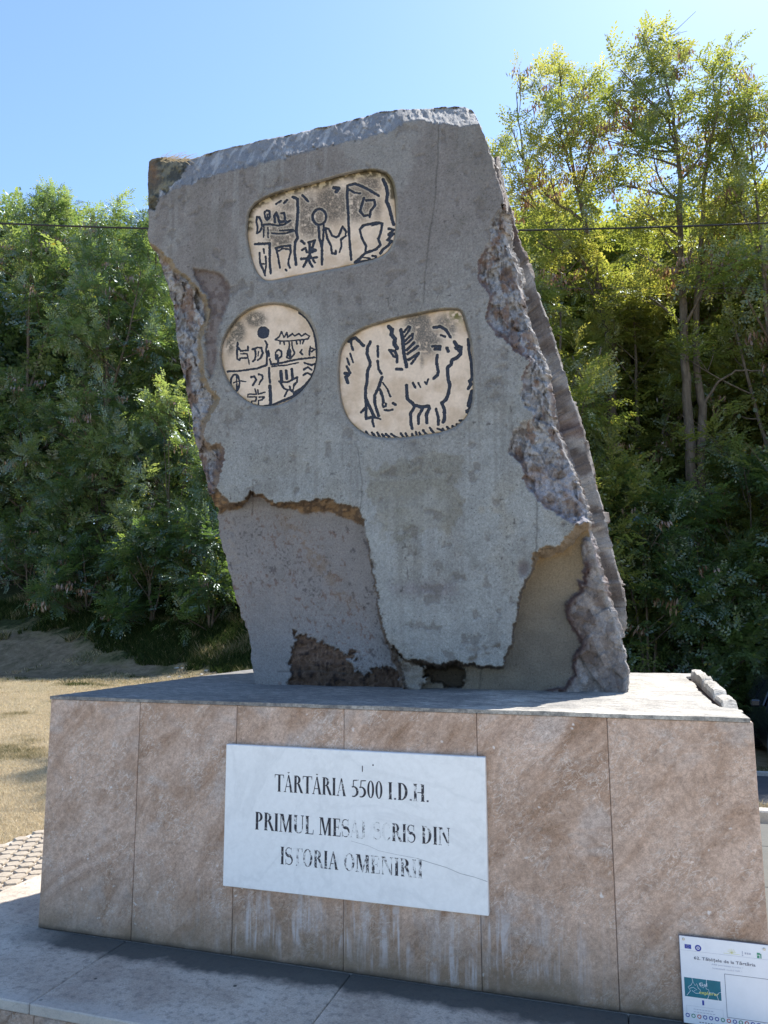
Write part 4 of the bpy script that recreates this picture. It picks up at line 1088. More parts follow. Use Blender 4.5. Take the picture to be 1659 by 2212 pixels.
def glyph(ch):
    if ch == 'T': return .62, stem(.31) + serif(.31, 0) + [qd((.0, .955), (.62, .955), (.62, 1), (0, 1)), qd((0, .80), (.02, .80), (.05, .97), (0, .97)), qd((.60, .80), (.62, .80), (.62, .97), (.57, .97))]
    if ch in 'AĂ':
        g = [qd((.06, 0), (.11, 0), (.335, 1), (.29, 1)), qd((.44, 0), (.60, 0), (.36, 1), (.28, 1)), qd((.16, .30), (.48, .30), (.47, .345), (.17, .345))] + serif(.09, 0, .10) + serif(.53, 0, .12)
        if ch == 'Ă': g += [strip(arc(.32, 1.19, .075, .09, 200, 340, 8), arc(.32, 1.20, .055, .05, 200, 340, 8))]
        return .62, g
    if ch == 'R': return .66, stem(.17) + serif(.17, 0) + serif(.17, 1, .13, False) + bowl(.24, .50, 1, .27) + [qd((.30, .53), (.44, .53), (.68, .0), (.52, .0)), qd((.24, .955), (.26, .955), (.26, 1), (.24, 1))] + serif(.62, 0, .08)
    if ch == 'P': return .56, stem(.17) + serif(.17, 0) + serif(.17, 1, .13, False) + bowl(.24, .46, 1, .28)
    if ch == 'D': return .68, stem(.17) + serif(.17, 0) + serif(.17, 1, .13, False) + bowl(.24, 0, 1, .38)
    if ch == 'I': return .32, stem(.16) + serif(.16, 0) + serif(.16, 1, .13, False)
    if ch == '.': return .22, [qd((.06, 0), (.17, 0), (.17, .10), (.06, .10))]
    if ch in 'O0':
        w = .30 if ch == 'O' else .23
        return 2 * w + .08, [strip(arc(w + .04, .5, w, .51, 0, 360, 32), arc(w + .04, .5, w - S_ * .9, .51 - H_, 0, 360, 32))]
    if ch == '5': return .50, [qd((.10, .93), (.44, .95), (.48, 1.02), (.12, .99)), qd((.08, .52), (.13, .56), (.17, .96), (.10, .96)), strip(arc(.14, .31, .33, .32, -110, 115), arc(.12, .31, .19, .25, -110, 115))]
    if ch == 'H': return .74, stem(.16) + stem(.58) + [qd((.2, .48), (.54, .48), (.54, .53), (.2, .53))] + serif(.16, 0) + serif(.16, 1, .13, False) + serif(.58, 0) + serif(.58, 1, .13, False)
    if ch == 'M': return .86, stem(.12, s=.05) + stem(.70) + [qd((.12, 1), (.28, 1), (.46, .06), (.38, .0)), qd((.38, .0), (.44, .0), (.70, 1), (.62, 1))] + serif(.12, 0, .11) + serif(.70, 0) + serif(.14, 1, .12, False) + serif(.70, 1, .13, False)
    if ch == 'N': return .74, stem(.12, s=.05) + stem(.62, s=.05) + [qd((.09, 1), (.26, 1), (.65, .0), (.57, .0))] + serif(.12, 0, .11) + serif(.10, 1, .10, False) + serif(.62, 1, .11, False)
    if ch == 'U': return .70, stem(.16, .28, 1) + stem(.58, .28, 1, .05) + [strip(arc(.345, .30, .263, .31, 180, 360), arc(.395, .30, .16, .25, 180, 360))] + serif(.16, 1, .13, False) + serif(.58, 1, .11, False)
    if ch == 'L': return .58, stem(.17) + serif(.17, 1, .13, False) + [qd((.04, 0), (.54, 0), (.54, .045), (.04, .045)), qd((.50, .03), (.54, .03), (.56, .26), (.54, .26))]
    if ch == 'E': return .58, stem(.17) + [qd((.04, 0), (.53, 0), (.53, .045), (.04, .045)), qd((.04, .955), (.50, .955), (.50, 1), (.04, 1)), qd((.2, .49), (.42, .49), (.42, .535), (.2, .535)), qd((.49, .03), (.53, .03), (.55, .24), (.53, .24)), qd((.47, .80), (.50, .80), (.50, .97), (.46, .97)), qd((.40, .40), (.42, .40), (.42, .62), (.40, .62))]
    if ch == 'J': return .42, stem(.24, .2, 1) + serif(.24, 1, .13, False) + [strip(arc(.12, .20, .197, .22, -150, 0), arc(.10, .20, .062, .17, -150, 0))]
    if ch == 'C': return .62, [strip(arc(.33, .5, .30, .51, 45, 315, 28), arc(.35, .5, .30 - S_, .51 - H_, 45, 315, 28)), qd((.50, .70), (.53, .70), (.55, .93), (.52, .93)), qd((.53, .12), (.56, .20), (.52, .22), (.50, .14))]
    if ch == 'S':
        t = np.linspace(0, 1, 26)
        cx = np.where(t < .5, .26 + .19 * np.cos(np.radians(40 + t * 2 * 230)), .26 + .0 * t)
        a1 = arc(.27, .745, .20, .235, 40, 270, 14); a2 = arc(.27, .275, .22, .255, 90, -140, 14)
        c = np.vstack([a1, a2]); n = len(c); T_ = np.gradient(c, axis=0); T_ /= np.linalg.norm(T_, axis=1)[:, None] + 1e-9
        N_ = np.c_[-T_[:, 1], T_[:, 0]]; k = np.linspace(-1, 1, n); th = (.022 + .062 * np.exp(-(k / .42) ** 2))[:, None]
        return .54, [strip(c + N_ * th, c - N_ * th), qd((.42, .68), (.44, .68), (.455, 1), (.425, 1)), qd((.05, .0), (.075, .0), (.09, .30), (.06, .30))]
    return .3, []
def c6(x, y): return ((850 + x / 1.4426) * .54004, (2940 + y / 1.4426) * .54004)
def at_face(x, y): return on_y(*c6(x, y), -.031)
LINES = [(lambda x: 326 + (x - 370) * .070, 99, [('TĂRTĂRIA', 358, 770, [.15, .2, .25, .3, .25, .3, .3, .5]), ('5500', 802, 984, [.35, .2, .1, .1]), ('I.D.H.', 1010, 1252, [.15, .1, .2, .4, .5, .1])]),
         (lambda x: 545 + (x - 240) * .084, 102, [('PRIMUL', 240, 585, [.15, .35, .15, .35, .45, .35]), ('MESAJ', 612, 888, [.25, .3, .5, .85, .8]), ('SCRIS', 925, 1172, [.85, .88, .5, .35, .55]), ('DIN', 1203, 1375, [.5, .35, .6])]),
         (lambda x: 745 + (x - 388) * .100, 101, [('ISTORIA', 388, 724, [.2, .55, .75, .6, .6, .35, .5]), ('OMENIRII', 755, 1216, [.8, .5, .6, .65, .55, .5, .7, .65])])]
for base, cap, wl in LINES:
    for word, xa, xb, wear in wl:
        A0 = at_face(xa, base(xa)); B0 = at_face(xb, base(xb)); Ht = at_face(xa, base(xa) - cap)[2] - A0[2]
        gl = [glyph(c) for c in word]; tot = sum(w_ for w_, _ in gl)
        W = B0[0] - A0[0]; x = A0[0]; sx = W / tot
        zb = (A0[2] + B0[2]) / 2
        for (w_, polys), we in zip(gl, wear):
            V, F, n = [], [], 0
            for q, (v, f) in enumerate(polys):
                V.append(np.c_[x + v[:, 0] * sx, np.full(len(v), -.0303 - .00012 * q), zb + v[:, 1] * Ht]); F.append(f + n); n += len(v)
            V = np.vstack(V)
            add('letter', np_mesh('letter', V, [np.vstack(F)], tint=np.full(len(V), we)), M['letter'], plq)
            x += w_ * sx
for (x, y, dx, dy) in ((862, 178, 5, 34), (922, 170, 8, 8)):
    a, b = at_face(x, y + dy), at_face(x + dx, y); mb = MB()
    mb.box(a[0], b[0], -.0306, -.0302, a[2], b[2]); add('paint_drip', mb.mesh('paint_drip'), M['letter'], plq)
# hair crack in the marble
mb = MB(); pts = [at_face(*p) for p in ((800, 612), (900, 640), (960, 668), (1060, 690), (1180, 712), (1260, 738), (1350, 765), (1430, 800), (1510, 820), (1586, 846))]
for a, b in zip(pts[:-1], pts[1:]):
    wd = .0006 if a[0] < 2.05 else .0011
    n_ = np.array([0, 0, wd]); mb.put(np.array([a - n_, b - n_, b + n_, a + n_]) + np.array([0, .0004, 0]), [np.array([[0, 1, 2, 3]])])
M['crack'] = flat_mat('marble_crack', (0.30, 0.30, 0.31), 0.8)
add('crack', mb.mesh('crack'), M['crack'], plq)

# ------------------------------------------------------------------ information sign
SX0, SX1, SZ0, SZ1 = 3.188, 3.519, .006, .332
sg = thing('information_sign', 'small white information sign with teal logo and round screws, leaning on the pedestal corner', 'sign', (3.35, -.02, 0))
M['sign_white'] = flat_mat('sign_white', (0.74, 0.75, 0.78), 0.35, var=.03); M['sign_edge'] = flat_mat('sign_edge', (0.10, 0.11, 0.16), 0.4)
M['ink'] = flat_mat('sign_ink', (0.10, 0.10, 0.13), 0.5); M['ink_grey'] = flat_mat('sign_ink_grey', (0.42, 0.43, 0.50), 0.5)
M['blue'] = flat_mat('flag_blue', (0.03, 0.05, 0.30), 0.45); M['teal'] = flat_mat('logo_teal', (0.015, 0.15, 0.20), 0.45)
M['yellow'] = flat_mat('logo_yellow', (0.70, 0.65, 0.15), 0.5); M['green'] = flat_mat('print_green', (0.05, 0.25, 0.15), 0.5); M['red'] = flat_mat('print_red', (0.45, 0.06, 0.05), 0.5)
M['screw'] = flat_mat('screw_metal', (0.45, 0.46, 0.45), 0.35, 0.8)
mb = MB(); mb.box(SX0, SX1, -.0135, -.0095, SZ0, SZ1, b=.0008); add('plate', mb.mesh('plate'), M['sign_white'], sg)
mb = MB()
mb.box(SX0 - .0022, SX0 - .0001, -.0132, -.0095, SZ0, SZ1 + .0022); mb.box(SX0 - .0001, SX1, -.0132, -.0095, SZ1 + .0001, SZ1 + .0022)
add('edge_trim', mb.mesh('edge_trim'), M['sign_edge'], sg)
def c7(x, y): return ((2600 + x / 3.515) * .54004, (3650 + y / 3.515) * .54004)
def sp(x, y):
    q = on_y(*c7(x, y), -.0137); return q[0], q[2]
YP = -.0137
def rect_print(name, x0, y0, x1, y1, mat, k=0):
    a = sp(x0, y1); b = sp(x1, y0)
    mb = MB(); mb.box(a[0], b[0], YP - .0003 - .0002 * k, YP, min(a[1], b[1]), max(a[1], b[1])); return add(name, mb.mesh(name), mat, sg)
for x, y in ((470, 372), (1605, 515)):
    cx, cz = sp(x, y); mb = MB(); mb.lathe([(0, -.0028), (.0045, -.0026), (.0052, -.0018), (.0056, 0)], (cx, YP, cz), 1, 16); add('screw', mb.mesh('screw'), M['screw'], sg)
a = sp(488, 500); mb = MB(); mb.box(a[0], a[0] + .0245, YP - .0003, YP, a[1] - .0005, a[1] + .0155); fl_ = add('flag_panel', mb.mesh('flag_panel'), M['blue'], sg)
mb = MB()
for k in range(12):
    t = k * math.pi / 6; mb.box(a[0] + .0122 + .005 * math.cos(t) - .0005, a[0] + .0122 + .005 * math.cos(t) + .0005, YP - .0006, YP - .0003, a[1] + .0075 + .005 * math.sin(t) - .0005, a[1] + .0075 + .005 * math.sin(t) + .0005)
add('flag_stars', mb.mesh('flag_stars'), M['yellow'], fl_)
cx, cz = sp(676, 500); mb = MB(); mb.lathe([(.0062, -.0005), (.0118, -.0005), (.0118, 0)], (cx, YP, cz), 1, 28); mb.lathe([(0, -.0005), (.003, -.0005), (.003, 0)], (cx, YP, cz), 1, 14); add('round_emblem', mb.mesh('round_emblem'), M['blue'], sg)
cx, cz = sp(1150, 575); mb = MB()
for k in range(7):
    t = math.radians(20 + k * 23); mb.tube([(cx, YP - .0003, cz), (cx + .017 * math.cos(t), YP - .0003, cz + .017 * math.sin(t))], .0004, 4)
mb.tube([(cx - .03, YP - .0003, cz - .002), (cx + .03, YP - .0003, cz - .002)], .0004, 4); add('sun_emblem', mb.mesh('sun_emblem'), M['yellow'], sg)
cx, cz = sp(1300, 580); mb = MB(); mb.box(cx - .0015, cx + .0015, YP - .0003, YP, cz - .002, cz + .010); mb.lathe([(0, -.0003), (.0028, -.0003), (.0028, 0)], (cx, YP, cz - .006), 1, 12)
for k in range(3): mb.box(cx + .008 + .008 * k, cx + .014 + .008 * k, YP - .0003, YP, cz - .001, cz + .006)
add('tower_emblem', mb.mesh('tower_emblem'), M['ink_grey'], sg)
cx, cz = sp(1535, 610); mb = MB(); mb.box(cx - .008, cx + .003, YP - .0003, YP, cz + .003, cz + .011); mb.box(cx - .008, cx + .001, YP - .0003, YP, cz - .009, cz + .001); mb.box(cx + .004, cx + .008, YP - .0003, YP, cz - .009, cz + .008); add('block_emblem', mb.mesh('block_emblem'), M['green'], sg)
x0, z0 = sp(430, 522); x1, z1 = sp(1650, 678); mb = MB(); mb.box(x0, SX1 - .002, YP - .0002, YP, z0 - .0003, z0 + .0005); add('rule_line', mb.mesh('rule_line'), M['ink_grey'], sg)
TXT = {}
def text(s, x, z, h, mat, name, width=None, bold=0.0, shear=0.0):
    cu = bpy.data.curves.new('text', 'FONT'); cu.body = s; cu.size = 1.0; cu.align_x = 'CENTER'; cu.offset = bold; cu.resolution_u = 2; cu.shear = shear
    ob = bpy.data.objects.new('text', cu); COL.objects.link(ob)
    me = bpy.data.meshes.new_from_object(ob.evaluated_get(bpy.context.evaluated_depsgraph_get()))
    bpy.data.objects.remove(ob, do_unlink=True)
    n = len(me.vertices)
    if n == 0: return None
    co = np.empty(n * 3, np.float32); me.vertices.foreach_get('co', co); co = co.reshape(-1, 3)
    w0 = co[:, 0].max() - co[:, 0].min(); k = h / .72; kx = k if width is None else width / w0
    out = np.c_[x + co[:, 0] * kx, np.full(n, YP - .0006), z + co[:, 1] * k]
    me.vertices.foreach_set('co', out.astype(np.float32).ravel()); me.name = name; me.materials.clear(); me.update()
    return add(name, me, mat, sg)
bpy.context.view_layer.update()
xc, zc = sp(1045, 700); text('62. Tăblițele de la Tărtăria', xc, zc - .002, .0115, M['ink'], 'title_text', .225, .01)
xc, zc = sp(1085, 760); text('Află povestea locului !', xc, zc - .001, .0058, M['ink_grey'], 'line_of_text', .115)
xc, zc = sp(1085, 812); text('Scanează codul QR !', xc, zc - .001, .0058, M['ink_grey'], 'line_of_text', .108)
xa, za = sp(478, 905); xb, zb_ = sp(1020, 1215)
zt = za; zb2 = zt - .071; mb = MB(); mb.box(xa, xb - .004, YP - .0003, YP, zb2, zt); lg = add('teal_logo', mb.mesh('teal_logo'), M['teal'], sg)
def lp(u_, v_): return (xa + u_ * (xb - .004 - xa), YP - .0006, zb2 + v_ * (zt - zb2))
mb = MB()
for ln in ([(.05, .05), (.16, .32), (.10, .50), (.18, .62), (.24, .80), (.30, .62), (.34, .74), (.38, .5), (.44, .42), (.40, .24), (.30, .22), (.20, .34)], [(.24, .80), (.22, 1)], [(.46, .80), (.44, .62), (.52, .55), (.58, .72), (.60, .52), (.66, .50), (.68, .30), (.62, .0)], [(.62, 1), (.61, .80), (.60, .66)], [(.68, .34), (.80, .36), (.88, .24), (.94, .40), (1, .44)], [(.88, .24), (.92, 0)], [(.14, .44), (.24, .52), (.34, .40), (.26, .34)]):
    mb.tube([lp(*p) for p in ln], .0008, 4)
add('logo_outline', mb.mesh('logo_outline'), M['sign_white'], lg)
q = lp(.66, .22); text('explorer', q[0], q[2], .0125, M['yellow'], 'logo_word', .072, .01); q = lp(.52, .64); text('Gal', q[0], q[2], .013, M['sign_white'], 'logo_word', .03)
cx, cz = sp(748, 1270); mb = MB(); mb.box(cx - .0035, cx + .0035, YP - .0003, YP, cz - .009, cz + .009); add('small_mark', mb.mesh('small_mark'), M['blue'], sg)
def frame(name, x0, x1, z0, z1, t, mat):
    mb = MB()
    mb.box(x0, x1, YP - .0003, YP, z1 - t, z1); mb.box(x0, x1, YP - .0003, YP, z0, z0 + t); mb.box(x0, x0 + t, YP - .0003, YP, z0 + t, z1 - t); mb.box(x1 - t, x1, YP - .0003, YP, z0 + t, z1 - t)
    return add(name, mb.mesh(name), mat, sg)
fx, fz = sp(1045, 860); fx2, fz2 = sp(1080, 1475); frame('empty_code_frame', fx, SX1 - .004, fz2, fz, .0016, M['sign_edge'])
x0, z0 = sp(512, 1300); frame('thin_box', x0, x0 + .135, z0 - .030, z0, .0005, M['ink_grey'])
mb = MB()
for k, (w_, dz) in enumerate(((.075, .010), (.082, .020))):
    for j in range(7): mb.box(x0 + .026 + j * w_ / 7, x0 + .026 + (j + .75) * w_ / 7, YP - .0003, YP, z0 - dz - .002, z0 - dz)
add('fine_print', mb.mesh('fine_print'), M['ink_grey'], sg)
x0, z0 = sp(500, 1436)
for k in range(15):
    mt = [M['blue'], M['green'], M['red'], M['blue'], M['blue'], M['blue'], M['green'], M['red']][k % 8]
    cx = x0 + .008 + k * .0216; mb = MB(); mb.lathe([(.0048, -.0003), (.0078, -.0003), (.0078, 0)], (cx, YP, z0), 1, 14); add('round_badge', mb.mesh('round_badge'), mt, sg)
mb = MB()
for j in range(20): mb.box(x0 + .05 + j * .0105, x0 + .057 + j * .0105, YP - .0003, YP, z0 - .0215, z0 - .0190)
add('fine_print', mb.mesh('fine_print'), M['ink'], sg)

# ------------------------------------------------------------------ step round the pedestal
step = thing('stone_step', 'wide low step of grey worn stone slabs surrounding the pink pedestal', 'step', (1.76, 1.35, -.17))
mb = MB(); mb.box(-.60, 4.12, -.64, 3.34, -.45, -.045); add('core', mb.mesh('core'), M['mortar'], step)
def tread(x0, x1, y0, y1):
    slab(step, 'tread_slab', x0 + .0016, x1 - .0016, y0 + .0016, y1 - .0016, -.045, 0, M['step'], .005)
FX = [-.625, .551, 1.763, 2.976, 4.145]
for i in range(4):
    tread(FX[i], FX[i + 1], -.66, .006 if 0 < i < 3 else .006)
    tread(FX[i], FX[i + 1], 2.71, 3.36)
for a, b in ((.006, .9), (.9, 1.8), (1.8, 2.71)):
    tread(-.625, .004, a, b); tread(3.518, 4.145, a, b)
mb = MB(); mb.box(.004, 3.518, .006, 2.71, -.045, -.002); add('bed_slab', mb.mesh('bed_slab'), M['mortar'], step)
for i in range(8):
    slab(step, 'riser_slab', -.605 + i * .59, -.605 + (i + 1) * .59 - .003, -.652, -.64, -.40, -.047, M['trav_dark'])
for i in range(6):
    slab(step, 'riser_slab', -.612, -.60, -.635 + i * .66, -.635 + (i + 1) * .66 - .003, -.40, -.047, M['trav_dark'])
    slab(step, 'riser_slab', 4.12, 4.132, -.635 + i * .66, -.635 + (i + 1) * .66 - .003, -.40, -.047, M['trav_dark'])

# ------------------------------------------------------------------ ground
def terrain(x, y):
    x = np.asarray(x, float); y = np.asarray(y, float)
    z = np.full(np.broadcast(x, y).shape, -.17)
    rf = sm((x - 2.8) / 1.4)                                  # right part falls to the road
    z = z + (1 - rf) * .030 * np.maximum(0, y - 2.5) - rf * .115 * np.maximum(0, np.minimum(y, 11.5) - 4.4)
    toe = 15.0 + .10 * x
    d = y - toe
    b = np.where(d > 0, np.minimum(d * .42, 2.3 + .16 * np.maximum(d - 5.5, 0)), 0)
    b = np.minimum(b, 9.0)
    z = z + b * sm((d + 1) / 3)
    z = z + .05 * (fbm(x * .5, y * .5, 3) - .5) * sm((np.hypot(x - 1.7, y - 1.3) - 4.5) / 3)
    return z
M_ = {}
def grass_ground():
    t = NT('dry_lawn_soil'); v = t.coord()
    n1 = t.noise(v, .55, 6, .6, .3); n2 = t.noise(v, 7, 6, .7); n3 = t.noise(v, 45, 4, .7)
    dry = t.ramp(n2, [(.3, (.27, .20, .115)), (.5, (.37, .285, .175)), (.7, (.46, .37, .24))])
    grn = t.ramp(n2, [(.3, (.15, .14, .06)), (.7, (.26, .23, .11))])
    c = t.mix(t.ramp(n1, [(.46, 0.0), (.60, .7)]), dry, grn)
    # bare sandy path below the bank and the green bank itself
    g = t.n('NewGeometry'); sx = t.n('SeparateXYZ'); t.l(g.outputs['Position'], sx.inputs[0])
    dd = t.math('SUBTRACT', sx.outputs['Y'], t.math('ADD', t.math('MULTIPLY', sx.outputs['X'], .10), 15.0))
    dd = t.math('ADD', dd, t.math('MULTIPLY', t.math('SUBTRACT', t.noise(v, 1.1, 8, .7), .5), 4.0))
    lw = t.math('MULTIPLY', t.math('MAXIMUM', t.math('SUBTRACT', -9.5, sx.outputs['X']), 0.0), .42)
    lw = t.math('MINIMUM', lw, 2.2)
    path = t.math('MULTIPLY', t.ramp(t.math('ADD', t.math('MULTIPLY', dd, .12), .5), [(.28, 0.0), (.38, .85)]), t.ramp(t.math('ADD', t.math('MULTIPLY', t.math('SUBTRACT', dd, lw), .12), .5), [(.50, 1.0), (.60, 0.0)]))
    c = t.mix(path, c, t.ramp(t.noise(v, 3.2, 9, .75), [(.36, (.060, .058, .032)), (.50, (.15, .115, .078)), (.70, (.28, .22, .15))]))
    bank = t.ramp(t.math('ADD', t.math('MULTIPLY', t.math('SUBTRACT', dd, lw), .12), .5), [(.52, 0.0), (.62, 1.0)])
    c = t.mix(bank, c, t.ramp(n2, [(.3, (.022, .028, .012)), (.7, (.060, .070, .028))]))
    c = t.mix(1.0, c, t.ramp(n3, [(.3, .65), (.7, 1.3)]), 'MULTIPLY')
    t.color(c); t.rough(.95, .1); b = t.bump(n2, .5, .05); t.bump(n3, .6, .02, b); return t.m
M['ground'] = grass_ground()
s = np.sinh(np.linspace(-5.2, 5.2, 261)); s = s / s.max() * 900
X, Y = np.meshgrid(s + 1, s + 6); Z = terrain(X, Y)
ids = np.arange(X.size).reshape(X.shape)
gq = np.stack([ids[:-1, :-1], ids[:-1, 1:], ids[1:, 1:], ids[1:, :-1]], -1).reshape(-1, 4)
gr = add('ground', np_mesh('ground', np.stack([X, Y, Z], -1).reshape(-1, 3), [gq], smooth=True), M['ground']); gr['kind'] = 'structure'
def sheet(name, x0, x1, y0, y1, dz, mat, nx=40, ny=40, follow=True, z=None):
    X, Y = np.meshgrid(np.linspace(x0, x1, nx), np.linspace(y0, y1, ny))
    Z = terrain(X, Y) + dz if follow else np.full(X.shape, z)
    ids = np.arange(X.size).reshape(X.shape)
    q = np.stack([ids[:-1, :-1], ids[:-1, 1:], ids[1:, 1:], ids[1:, :-1]], -1).reshape(-1, 4)
    o = add(name, np_mesh(name, np.stack([X, Y, Z], -1).reshape(-1, 3), [q], smooth=True), mat); o['kind'] = 'structure'; return o
def concrete(name, c, sc=1.0):
    t = NT(name); v = t.coord(); n1 = t.noise(v, 1.4, 7, .6); n2 = t.noise(v, 60 * sc, 5, .7)
    a_ = tuple(x * .8 for x in c); b_ = tuple(min(1, x * 1.15) for x in c)
    t.color(t.mix(1.0, t.ramp(n1, [(.3, a_), (.7, b_)]), t.ramp(n2, [(.3, .75), (.7, 1.2)]), 'MULTIPLY')); t.rough(.9, .2); t.bump(n2, .4, .006); return t.m
M['pave'] = concrete('pale_concrete', (.50, .45, .37)); M['asphalt'] = concrete('grey_asphalt', (.075, .075, .078)); M['paver'] = concrete('cobble_stone', (.36, .31, .25)); M['kerb'] = concrete('kerb_stone', (.46, .43, .38))
pv = sheet('forecourt', -9, 9.5, -9, -.66 + .0, 0.0, M['pave'], 2, 2, False, -.162)
pv2 = sheet('paved_path_right', 4.147, 9.5, -.658, 4.05, 0, M['pave'], 2, 2, False, -.160)
pth = sheet('cobbled_path', -1.78, -.615, -.658, 4.6, 0, M['mortar'], 2, 2, False, -.150)
# cobbles: irregular hexagonal setts, those in view one by one
hexes = []
hm = []
for k in range(6):
    rr_ = random.Random(k); a = [math.radians(30 + 60 * j + rr_.uniform(-7, 7)) for j in range(6)]; r = [.0655 * rr_.uniform(.90, 1.04) for _ in range(6)]
    top = [(r[j] * .90 * math.cos(a[j]), r[j] * .90 * math.sin(a[j]), .016) for j in range(6)]; mid = [(r[j] * math.cos(a[j]), r[j] * math.sin(a[j]), .009) for j in range(6)]; bot = [(r[j] * math.cos(a[j]), r[j] * math.sin(a[j]), -.02) for j in range(6)]
    V = np.array(top + mid + bot + [(0, 0, .0185)]); j = np.arange(6); jn = (j + 1) % 6
    hm.append(np_mesh('cobble', V, [np.vstack([np.stack([jn, j, 6 + j, 6 + jn], 1)[:, ::-1], np.stack([6 + jn, 6 + j, 12 + j, 12 + jn], 1)[:, ::-1]]), np.stack([np.full(6, 18), j, jn], 1)]))
    hm[-1].materials.append(M['paver'])
dx = .122; row = 0; y = -.60; far = MB(); cnt = 0; cand = []
while y < 4.55:
    x = -1.72 + (row % 2) * dx / 2
    while x < -.67:
        u_, v_ = px_of((x, y, -.14)); cand.append((x, y, -25 < u_ < 120 and v_ > 1780))
        x += dx
    y += dx * .866; row += 1
for x, y, vis in cand:
    if vis and cnt < 290:
        o = bpy.data.objects.new('cobble', random.choice(hm)); COL.objects.link(o); o.parent = pth; o.location = (x, y, -.148 + random.uniform(-.002, .003)); o.rotation_euler = (random.uniform(-.03, .03), random.uniform(-.03, .03), random.choice([0, 1, 2, 3, 4, 5]) * math.pi / 3 + random.uniform(-.10, .10)); o.scale = (random.uniform(.86, .98), random.uniform(.86, .98), 1); cnt += 1
    else:
        a = np.radians(30 + 60 * np.arange(6)); V = np.array([(x + .061 * math.cos(t), y + .061 * math.sin(t), z) for z in (-.136, -.165) for t in a] + [(x, y, -.134)]); j = np.arange(6); jn = (j + 1) % 6
        far.put(V, [np.stack([j, 6 + j, 6 + jn, jn], 1), np.stack([np.full(6, 12), j, jn], 1)])
o = add('cobble_field', far.mesh('cobble_field'), M['paver'], pth); o['kind'] = 'stuff'

# kerb right of the monument, road and its edging
kb = thing('kerb', 'pale concrete kerb at the edge of the bright paving behind the pedestal corner', 'kerb', (5, 4.1, -.17)); kb['kind'] = 'structure'
for i in range(10):
    slab(kb, 'kerb_stone', 2.0 + i * .8, 2.0 + (i + 1) * .8 - .006, 4.05, 4.20, -.30, -.055, M['kerb'], .012)
sheet('road', 3.7, 16, 5.3, 9.6, .010, M['asphalt'], 60, 30)
mb = MB()
xs = np.linspace(3.4, 14, 40); ys = 9.62 + .03 * (xs - 5) ** 2 * .3
for a, b in zip(range(39), range(1, 40)):
    za, zb_ = terrain(xs[a], ys[a]), terrain(xs[b], ys[b])
    V = np.array([(xs[a], ys[a], za - .1), (xs[b], ys[b], zb_ - .1), (xs[b], ys[b], zb_ + .06), (xs[a], ys[a], za + .06), (xs[a], ys[a] + .12, za + .06), (xs[b], ys[b] + .12, zb_ + .06)])
    mb.put(V, [np.array([[0, 1, 2, 3], [3, 2, 5, 4]])])
o = add('road_edging', mb.mesh('road_edging'), M['kerb']); o['kind'] = 'structure'

